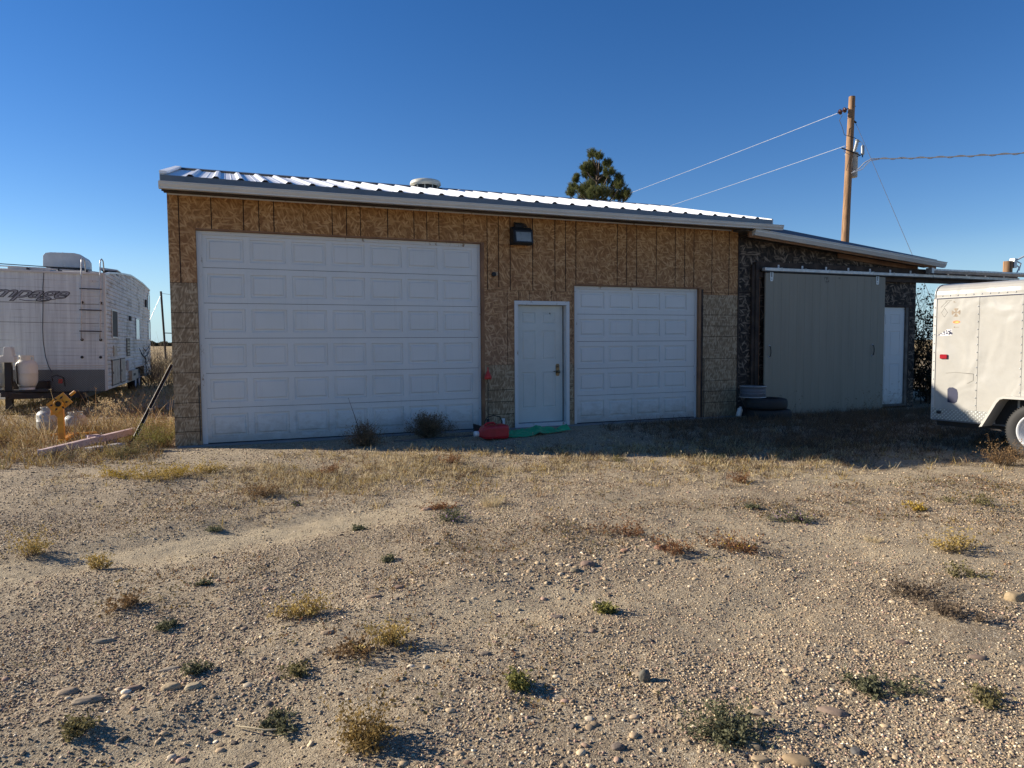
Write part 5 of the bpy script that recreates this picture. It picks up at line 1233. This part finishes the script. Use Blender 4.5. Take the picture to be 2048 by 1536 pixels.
# old gas tanks in the weeds
e = thing('gas_tank', 'old white gas tank with a rust band standing behind the orange stand', 'gas tank', G(-2.32, 2.2, 0)); bottle(e, (0, 0, 0), M['tank_rust'], .175, .44)
e = thing('gas_tank', 'grey-white gas tank half hidden in weeds farther back than the rusty one', 'gas tank', G(-2.10, 3.0, -.15)); bottle(e, (0, 0, 0), M['tank_rust'], .175, .44)
# beam, blocks, leaning bar
b = MB(M['pink']); d = Vector((.86, 1.39, 0)); b.box(-.04, .04, 0, 1.70, 0, .09)
o = b.build('painted_beam', None, bevel=.005); o.location = (-1.85, -.60, .03); o.rotation_euler = (R(2.5), 0, -math.atan2(.86, 1.39)); lab(o, 'long faded pink beam lying on the ground toward the leaning bar', 'beam')
for (x, y, z, rz_, sx, sy, sz, m, lb) in ((-1.42, .35, .02, .5, .17, .12, .14, 'pink', 'left pale block standing behind the pink beam'), (-1.22, .50, .02, .2, .15, .12, .13, 'pink', 'right pale block standing behind the pink beam'),
    (-1.30, -.28, -.01, .8, .20, .14, .08, 'block', 'grey concrete block in front of the pink beam'), (-1.08, -.05, -.01, 1.0, .20, .13, .08, 'block', 'grey block nearer the bar in front of the pink beam'), (-2.75, .9, .0, .2, .12, .3, .16, 'pink', 'reddish brick-like block at the far left edge of the weeds')):
    b = MB(M[m]); b.box(-sx/2, sx/2, -sy/2, sy/2, 0, sz*.48); b.box(-sx/2+.004, sx/2-.006, -sy/2+.003, sy/2-.004, sz*.5, sz); o = b.build('block', None, bevel=.006, loc=G(x, y, z)); o.rotation_euler = (0, 0, rz_); lab(o, lb, 'block', 'blocks by the pink beam')
b = MB(M['black_metal'], M['galv']); A = Vector((0, 0, 0)); B = Vector((.52, .47, 1.11)); b.obox(A, B, .055, .008); b.obox(A+Vector((-.02, .02, .0)), B+Vector((-.02, .02, 0)), .008, .05); b.lathe([(.014, 0), (.014, -.01), (0, -.01)], tuple(A.lerp(B, .42)+Vector((0, -.03, 0))), axis=1, seg=8, mi=1); b.box(-.05, .04, -.06, .05, -.03, .02)
o = b.build('steel_bar', None, loc=(-.93, .43, .02)); lab(o, 'dark steel angle bar leaning against the left corner of the workshop', 'steel bar')

# red fuel can on its side
fc = thing('fuel_can', 'red plastic fuel can lying on its side with a white spout cap', 'fuel can', G(3.98, -1.30, .0), R(0))
b = MB(M['red_plastic'])
secs = [(-.235, .035, .035, .10), (-.215, .05, .05, .10), (-.17, .10, .085, .112), (-.12, .125, .10, .118), (-.02, .13, .105, .12), (.02, .125, .10, .12), (.06, .13, .105, .12), (.16, .13, .105, .12), (.20, .12, .095, .12)]
vs = []; sg = 16
for (x, hy, hz, cz) in secs:
    for k in range(sg):
        a = (k+.5)*2*math.pi/sg; ca, sa = math.cos(a), math.sin(a); p = .35
        vs.append((x, hy*math.copysign(abs(ca)**p, ca), cz+hz*math.copysign(abs(sa)**p, sa)))
fsx = [(i*sg+k, (i+1)*sg+k, (i+1)*sg+(k+1) % sg, i*sg+(k+1) % sg) for i in range(len(secs)-1) for k in range(sg)]
fsx += [tuple(range(sg)), tuple(range((len(secs)-1)*sg, len(secs)*sg))[::-1]]
b.add(vs, fsx, 0, False); b.build('can_body', fc, bevel=.006)
b = MB(M['white']); b.lathe([(0, -.30), (.038, -.30), (.042, -.29), (.042, -.235), (.0, -.235)], (0, 0, .10), axis=0, seg=20); b.build('spout_cap', fc)
b = MB(M['red_plastic']); b.tube([(-.14, 0, .215), (-.10, 0, .25), (.0, 0, .255), (.03, 0, .215)], .014, 8); b.build('can_handle', fc)
# stake with red marker and wire basket-like jack behind the can
sk = thing('marker_stake', 'thin black stake with a red funnel-shaped marker beside the large garage door', 'stake', (4.33, -.10, -.03))
b = MB(M['black_metal']); b.tube([(0, 0, 0), (.005, 0, 1.0)], .0075, 8); b.lathe([(.0, 0), (.09, 0), (.09, .02), (.05, .05), (.02, .10), (0, .10)], (0, -.03, .03), seg=16); b.lathe([(.02, .1), (.026, .12), (.026, .20), (0, .20)], (0, 0, 0), seg=10); b.build('rod', sk)
b = MB(M['red_orange']); b.lathe([(0, .86), (.058, .86), (.060, .90), (.052, .915), (.022, .98), (.011, 1.0), (.009, 1.06), (0, 1.06)], (.005, 0, 0), seg=20); b.build('red_marker', sk)
jk = thing('wire_hoop_holder', 'black wire hoop and foot standing behind the red fuel can', 'holder', (4.20, -.72, -.02))
b = MB(M['black_metal'])
b.tube([(-.15, 0, .10), (-.15, 0, .22), (-.11, 0, .29), (0, 0, .315), (.10, 0, .29), (.14, 0, .22), (.14, 0, .10)], .009, 8); b.box(-.20, .16, -.06, .06, .0, .10); b.box(-.05, .03, -.05, .05, .1, .20); b.prism([(-.32, .05), (-.20, .09), (-.20, .16), (-.33, .20)], 1, -.04, .04); b.build('hoop_frame', jk, bevel=.004)
# green plastic sheet crumpled on the ground
nx, ny = 70, 30; X, Yg = np.meshgrid(np.linspace(0, 1, nx), np.linspace(0, 1, ny), indexing='ij')
u1 = X*1.22; cent = .55*X**1.1*.8; wid = .10+.16*np.sin(np.pi*np.clip(X*1.25, 0, 1))*(1-X*.4)+.04*np.sin(X*19)*X
px = u1; py = -.10+cent*.9+(Yg-.5)*2*wid + .03*fbm(X*9, Yg*3, 71); pz = .04+.17*np.clip(fbm(X*5, Yg*3, 72)+.32, 0, 1)*np.sin(np.pi*Yg)+.025*fbm(X*22, Yg*9, 73)+.05*np.exp(-((X-.42)/.08)**2)
V = np.stack([px, py, pz], -1).reshape(-1, 3); i, j = np.meshgrid(np.arange(nx-1), np.arange(ny-1), indexing='ij')
keep = ~((X[:-1, :-1] > .56) & (X[:-1, :-1] < .78) & (Yg[:-1, :-1] > .45) & (Yg[:-1, :-1] < .9+.2*np.sin(X[:-1, :-1]*30)))
F = np.stack([i*ny+j, (i+1)*ny+j, (i+1)*ny+j+1, i*ny+j+1], -1)[keep].reshape(-1, 4)
o = np_obj('plastic_sheet', V, F, M['green_tarp'], smooth=True, loc=(4.20, -1.15, -.01)); sdm = o.modifiers.new('thick', 'SOLIDIFY'); sdm.thickness = .003
lab(o, 'crumpled green plastic sheet on the ground before the entry door', 'plastic sheet')
b = MB(M['grey_wood']); b.box(0, 1.6, -.05, .05, 0, .02); o = b.build('board', None, bevel=.004, loc=G(2.60, -.85, .0)); o.rotation_euler = (0, 0, .10); lab(o, 'weathered board lying flat along the large garage door', 'board')
# tyres, paint can, bottle
for (x, y, z, lb) in ((9.72, -.62, .0, 'lower black tyre of the pair lying by the sliding door'), (9.66, -.60, .205, 'upper black tyre of the pair lying by the sliding door')):
    e = thing('tyre_stack_piece' if False else 'old_tyre', lb, 'tyre', G(x, y, z-.02), group='tyres by the sliding door'); q = MB(M['tyre'])
    r_t, h_t, ri = (.40 if z == 0 else .385), .20, .21
    q.lathe([(ri, .02), (r_t*.80, .0), (r_t*.94, .012), (r_t*.985, .04), (r_t, .07), (r_t, h_t-.07), (r_t*.985, h_t-.04), (r_t*.94, h_t-.012), (r_t*.8, h_t), (ri, h_t-.02), (ri-.01, h_t*.5), (ri, .02)], seg=48); q.build('tyre_casing', e)
pc = thing('paint_pail', 'round metal pail with a torn blue-white label on top of the tyres', 'pail', (9.46, -.48, .375))
b = MB(M['paint_can']); b.lathe([(0, 0), (.225, 0), (.23, .008), (.23, .07), (.234, .075), (.23, .08), (.23, .12), (.234, .125), (.23, .13), (.23, .195), (.24, .20), (.24, .212), (.22, .21), (.22, .19), (0, .19)], seg=36); b.build('pail_body', pc)
b = MB(M['galv']); b.lathe([(.232, .20), (.245, .205), (.245, .216), (.232, .218)], seg=36); b.lathe([(.2305, .002), (.238, .004), (.238, .014), (.2305, .016)], seg=36); b.build('pail_rim', pc)
b = MB(M['ac_white'], M['white']); b.T = Matrix.Rotation(R(17), 4, 'Y'); b.lathe([(0, 0), (.045, 0), (.05, .01), (.05, .13), (.045, .15), (.02, .17), (.02, .19), (0, .19)], seg=20); o = b.build('plastic_bottle', None, loc=(9.18, -.42, .02)); lab(o, 'pale blue-white plastic bottle leaning left of the tyres', 'bottle')
# dry stalks on the gravel
b = MB(M['tan_wood']); 
t = simple('straw_stalk', (.62, .50, .30), .8); b.mats = [t]
b.tube([(0, 0, .012), (.045, -.045, .02), (.10, -.075, .014), (.19, -.10, .012)], .0035, 6, rs=[.003, .0035, .0035, .002]); lab(b.build('dry_stalk', None, loc=G(.40, -8.10)), 'thin pale dry stalk lying on the gravel at lower left', 'stalk')

# ================================================================== STONES
def ico(level):
    t = (1+5**.5)/2; v = np.array([(-1, t, 0), (1, t, 0), (-1, -t, 0), (1, -t, 0), (0, -1, t), (0, 1, t), (0, -1, -t), (0, 1, -t), (t, 0, -1), (t, 0, 1), (-t, 0, -1), (-t, 0, 1)], float); v /= np.linalg.norm(v[0])
    f = np.array([(0, 11, 5), (0, 5, 1), (0, 1, 7), (0, 7, 10), (0, 10, 11), (1, 5, 9), (5, 11, 4), (11, 10, 2), (10, 7, 6), (7, 1, 8), (3, 9, 4), (3, 4, 2), (3, 2, 6), (3, 6, 8), (3, 8, 9), (4, 9, 5), (2, 4, 11), (6, 2, 10), (8, 6, 7), (9, 8, 1)])
    for _ in range(level):
        vl = [tuple(p) for p in v]; cache = {}; nf = []
        def mid(a, b):
            k = (min(a, b), max(a, b))
            if k not in cache:
                m = (np.array(vl[a])+np.array(vl[b])); m /= np.linalg.norm(m); vl.append(tuple(m)); cache[k] = len(vl)-1
            return cache[k]
        for a, b, c in f:
            ab, bc, ca = mid(a, b), mid(b, c), mid(c, a); nf += [(a, ab, ca), (b, bc, ab), (c, ca, bc), (ab, bc, ca)]
        v = np.array(vl); f = np.array(nf)
    return v, f
SP = np.array([(.31, .235, .15), (.42, .325, .205), (.52, .42, .28), (.19, .145, .105), (.31, .215, .155), (.11, .09, .075), (.70, .60, .44), (.37, .25, .19), (.34, .265, .18), (.23, .185, .14)])
SPp = np.array([.20, .20, .14, .12, .08, .06, .05, .05, .06, .04])
def pebbles(name, x, y, size, level, jag=.16, smooth=True):
    v, f = ico(level) if level >= 0 else (np.array([(1, 0, 0), (-1, 0, 0), (0, 1, 0), (0, -1, 0), (0, 0, 1), (0, 0, -1)], float), np.array([(0, 2, 4), (2, 1, 4), (1, 3, 4), (3, 0, 4), (2, 0, 5), (1, 2, 5), (3, 1, 5), (0, 3, 5)])); n = len(x); m = len(v)
    V = v[None]*(1+jag*(rng.random((n, m, 1))*2-1))
    sc = np.stack([size, size*(.6+.35*rng.random(n)), size*((.38+.35*rng.random(n)) if level < 1 else (.26+.26*rng.random(n)))], -1)[:, None]
    V = V*sc; a = rng.random(n)*6.28; t = rng.normal(size=n)*.25
    ct_, st_ = np.cos(t)[:, None], np.sin(t)[:, None]; Y2 = V[..., 1]*ct_-V[..., 2]*st_; Z2 = V[..., 1]*st_+V[..., 2]*ct_
    ca, sa = np.cos(a)[:, None], np.sin(a)[:, None]; X3 = V[..., 0]*ca-Y2*sa; Y3 = V[..., 0]*sa+Y2*ca
    z = gz(x, y)+sc[:, 0, 2]*(.35 if level < 1 else .15)
    P = np.stack([X3+x[:, None], Y3+y[:, None], Z2+z[:, None]], -1).reshape(-1, 3)
    F = (f[None]+np.arange(n)[:, None, None]*m).reshape(-1, 3)
    c = SP[rng.choice(len(SP), n, p=SPp)]*[1.0, .96, .91]*(.7+1.05*rng.random((n, 1)))
    return np_obj(name, P, F, M['stone'], tint=np.repeat(c, m, 0), smooth=smooth)
def gfield(x, y):
    return np.clip(.86+2.2*fbm(x*1.1, y*1.1, 81, 3)+1.2*fbm(x*4, y*4, 82, 3), .08, 1)*(1-.88*track(x, y))*(1-.6*np.clip(fbm(x*.9+3, y*.9, 95, 4)*3-.25, 0, .8))*(~inb(x, y))
def scatter(n, r0, r1, power=1.):
    r = np.sqrt(rng.uniform(r0**2, r1**2, n)); a = rng.uniform(-1.0, 1.0, n)+(math.pi/2-yaw)
    x, y = CAM.x+r*np.cos(a), CAM.y+r*np.sin(a); k = rng.random(n) < gfield(x, y); return x[k], y[k]
for (nm, n, r0, r1, s0, s1, lv) in (('gravel', 170000, 1.6, 4.4, .0026, .0085, 0), ('gravel_mid_yard', 130000, 4.4, 7.2, .0042, .0105, -1), ('gravel_far_yard', 60000, 7.2, 11.5, .006, .014, -1)):
    x, y = scatter(n, r0, r1); s = s0+(s1-s0)*rng.random(len(x))**3.
    lab(pebbles(nm, x, y, s, lv, .22), kind='stuff')
x, y = scatter(2200, 1.6, 9.5); s = .009+.013*rng.random(len(x))**2
lab(pebbles('coarse_gravel', x, y, s, 1, .13), kind='stuff')
for cx_, cy_, sx_, sy_, nn in ((2.9, -6.95, .7, .22, 180), (2.2, -7.05, .5, .3, 180), (1.95, -8.95, .6, .22, 120), (.15, -7.6, .6, .3, 110), (-.1, -8.45, .4, .3, 110), (1.0, -8.8, .7, .25, 90)):
    x = rng.normal(cx_, sx_, nn); y = rng.normal(cy_, sy_, nn); s = .008+.014*rng.random(nn)**2
    lab(pebbles('stone_patch', x, y, s, 1, .14), kind='stuff')
# single cobbles: x, y, half length, width ratio, height ratio, rotation, colour, label
COB = [
 (2.548, -8.948, .060, .45, .30, -.55, (.30, .235, .195), 'largest flat pinkish-brown cobble at the lower right'),
 (4.311, -8.509, .055, .75, .70, .2, (.42, .34, .22), 'rounded tan cobble at the right edge of the yard'),
 (2.018, -8.456, .026, .7, 1.3, .2, (.16, .16, .14), 'dark upright stone with a pale cap beside it, right of centre'),
 (2.03, -8.41, .034, .5, .3, -.3, (.40, .34, .26), 'pale flat stone resting behind the dark upright stone'),
 (2.41, -9.19, .026, .75, .5, 1.3, (.12, .125, .13), 'dark slate cobble at the bottom edge right of centre'),
 (2.165, -9.173, .050, .55, .35, -.5, (.36, .28, .18), 'tan flat cobble cut by the bottom edge'),
 (2.094, -9.03, .038, .5, .45, -.7, (.32, .28, .20), 'tilted olive-tan cobble below the largest green weed'),
 (2.271, -8.853, .042, .45, .28, -.3, (.42, .36, .28), 'long pale cobble right of the largest green weed'),
 (3.476, -8.881, .042, .5, .30, -.3, (.26, .20, .165), 'flat brown cobble in the lower right gravel'),
 (.150, -7.723, .042, .55, .50, .25, (.48, .40, .27), 'smooth cream cobble, left of a pale pair at lower left'),
 (.235, -7.76, .036, .65, .50, .5, (.50, .44, .31), 'rough cream cobble, right of a pale pair at lower left'),
 (-.251, -7.603, .042, .65, .40, .3, (.38, .31, .23), 'rounded tan cobble at the left edge'),
 (-.16, -7.72, .062, .42, .28, .35, (.40, .34, .26), 'long cream-grey cobble below the rounded tan one at left'),
 (.0, -7.66, .036, .45, .35, .25, (.30, .22, .18), 'small brown cobble between the long one and the pale pair'),
 (-.202, -7.067, .055, .35, .28, .3, (.36, .32, .25), 'long flat grey cobble at left below the bare track'),
 (.129, -7.508, .050, .45, .25, .35, (.34, .31, .26), 'flat grey-green cobble above the pale pair'),
 (.828, -7.447, .034, .55, .45, .2, (.44, .35, .25), 'small peach cobble left of the ochre weed pair'),
 (1.962, -7.696, .036, .6, .25, -.1, (.22, .185, .165), 'flat dark angular stone right of centre'),
 (1.463, -7.988, .030, .65, .45, .2, (.22, .19, .16), 'grey-brown round stone below the centre'),
 (2.38, -7.091, .032, .9, .6, .9, (.22, .20, .15), 'greenish round cobble in the mid-yard stones'),
 (2.50, -7.03, .048, .6, .55, .0, (.27, .20, .17), 'dusky pink cobble beside the greenish one'),
 (2.861, -6.89, .034, .6, .5, -.2, (.38, .24, .18), 'orange-pink cobble in the mid-yard stone row'),
 (3.106, -6.95, .050, .5, .6, -.4, (.28, .16, .12), 'reddish cobble at the right of the mid-yard stone row'),
 (.447, -8.363, .028, .4, .35, .8, (.40, .34, .27), 'narrow pale stone near the bottom left'),
 (2.06, -9.11, .034, .6, .4, -.1, (.42, .34, .23), 'small tan cobble left of the cut tan one at the bottom'),
 (1.728, -6.217, .022, .7, .6, .3, (.45, .40, .32), 'lone pale pebble stone in the middle distance'),
 (2.225, -3.985, .060, .6, .45, .2, (.42, .35, .27), 'pale cobble in the dry grass strip'),
 (3.315, -8.635, .034, .5, .35, -.2, (.24, .18, .15), 'brown oval stone left of the flat brown cobble'),
 (1.30, -6.95, .034, .6, .4, .1, (.34, .24, .19), 'dusty rose stone left of centre'),
 (1.14, -7.02, .042, .45, .3, .2, (.40, .30, .22), 'peach flat stone beside the dusty rose one'),
 (1.667, -8.83, .024, .8, .6, .3, (.20, .17, .15), 'small dark stone at the bottom centre'),
 (1.95, -5.16, .060, .6, .4, .1, (.38, .28, .22), 'pinkish cobble left of the pale straw tuft'),
]
for (x, y, L_, wr, hr, rz_, c_, lb) in COB:
    v, f = ico(3); n3 = v.copy()
    s0 = random.uniform(0, 50); nx_ = fbm(v[:, 0]*1.3+s0, v[:, 1]*1.3+v[:, 2]*.9, 91, 3); n2_ = fbm(v[:, 0]*4+s0, v[:, 1]*4-v[:, 2]*3, 92, 3); V = v*(1+.34*nx_[:, None]+.10*n2_[:, None])*[L_, L_*wr, L_*hr]; c_ = (c_[0]*.92, c_[1]*.84, c_[2]*.74)
    if hr < .9: V[:, 2] = np.clip(V[:, 2], -1, L_*hr*.86)
    ca, sa = math.cos(rz_-yaw), math.sin(rz_-yaw); V = np.stack([V[:, 0]*ca-V[:, 1]*sa, V[:, 0]*sa+V[:, 1]*ca, V[:, 2]], -1)
    o = np_obj('cobble', V, f, M['stone'], tint=np.tile(np.array(c_), (len(V), 1)), smooth=True, loc=G(x, y, L_*hr*.12 if hr < .9 else L_*hr*.4)); lab(o, lb, 'stone', 'cobbles in the gravel yard')
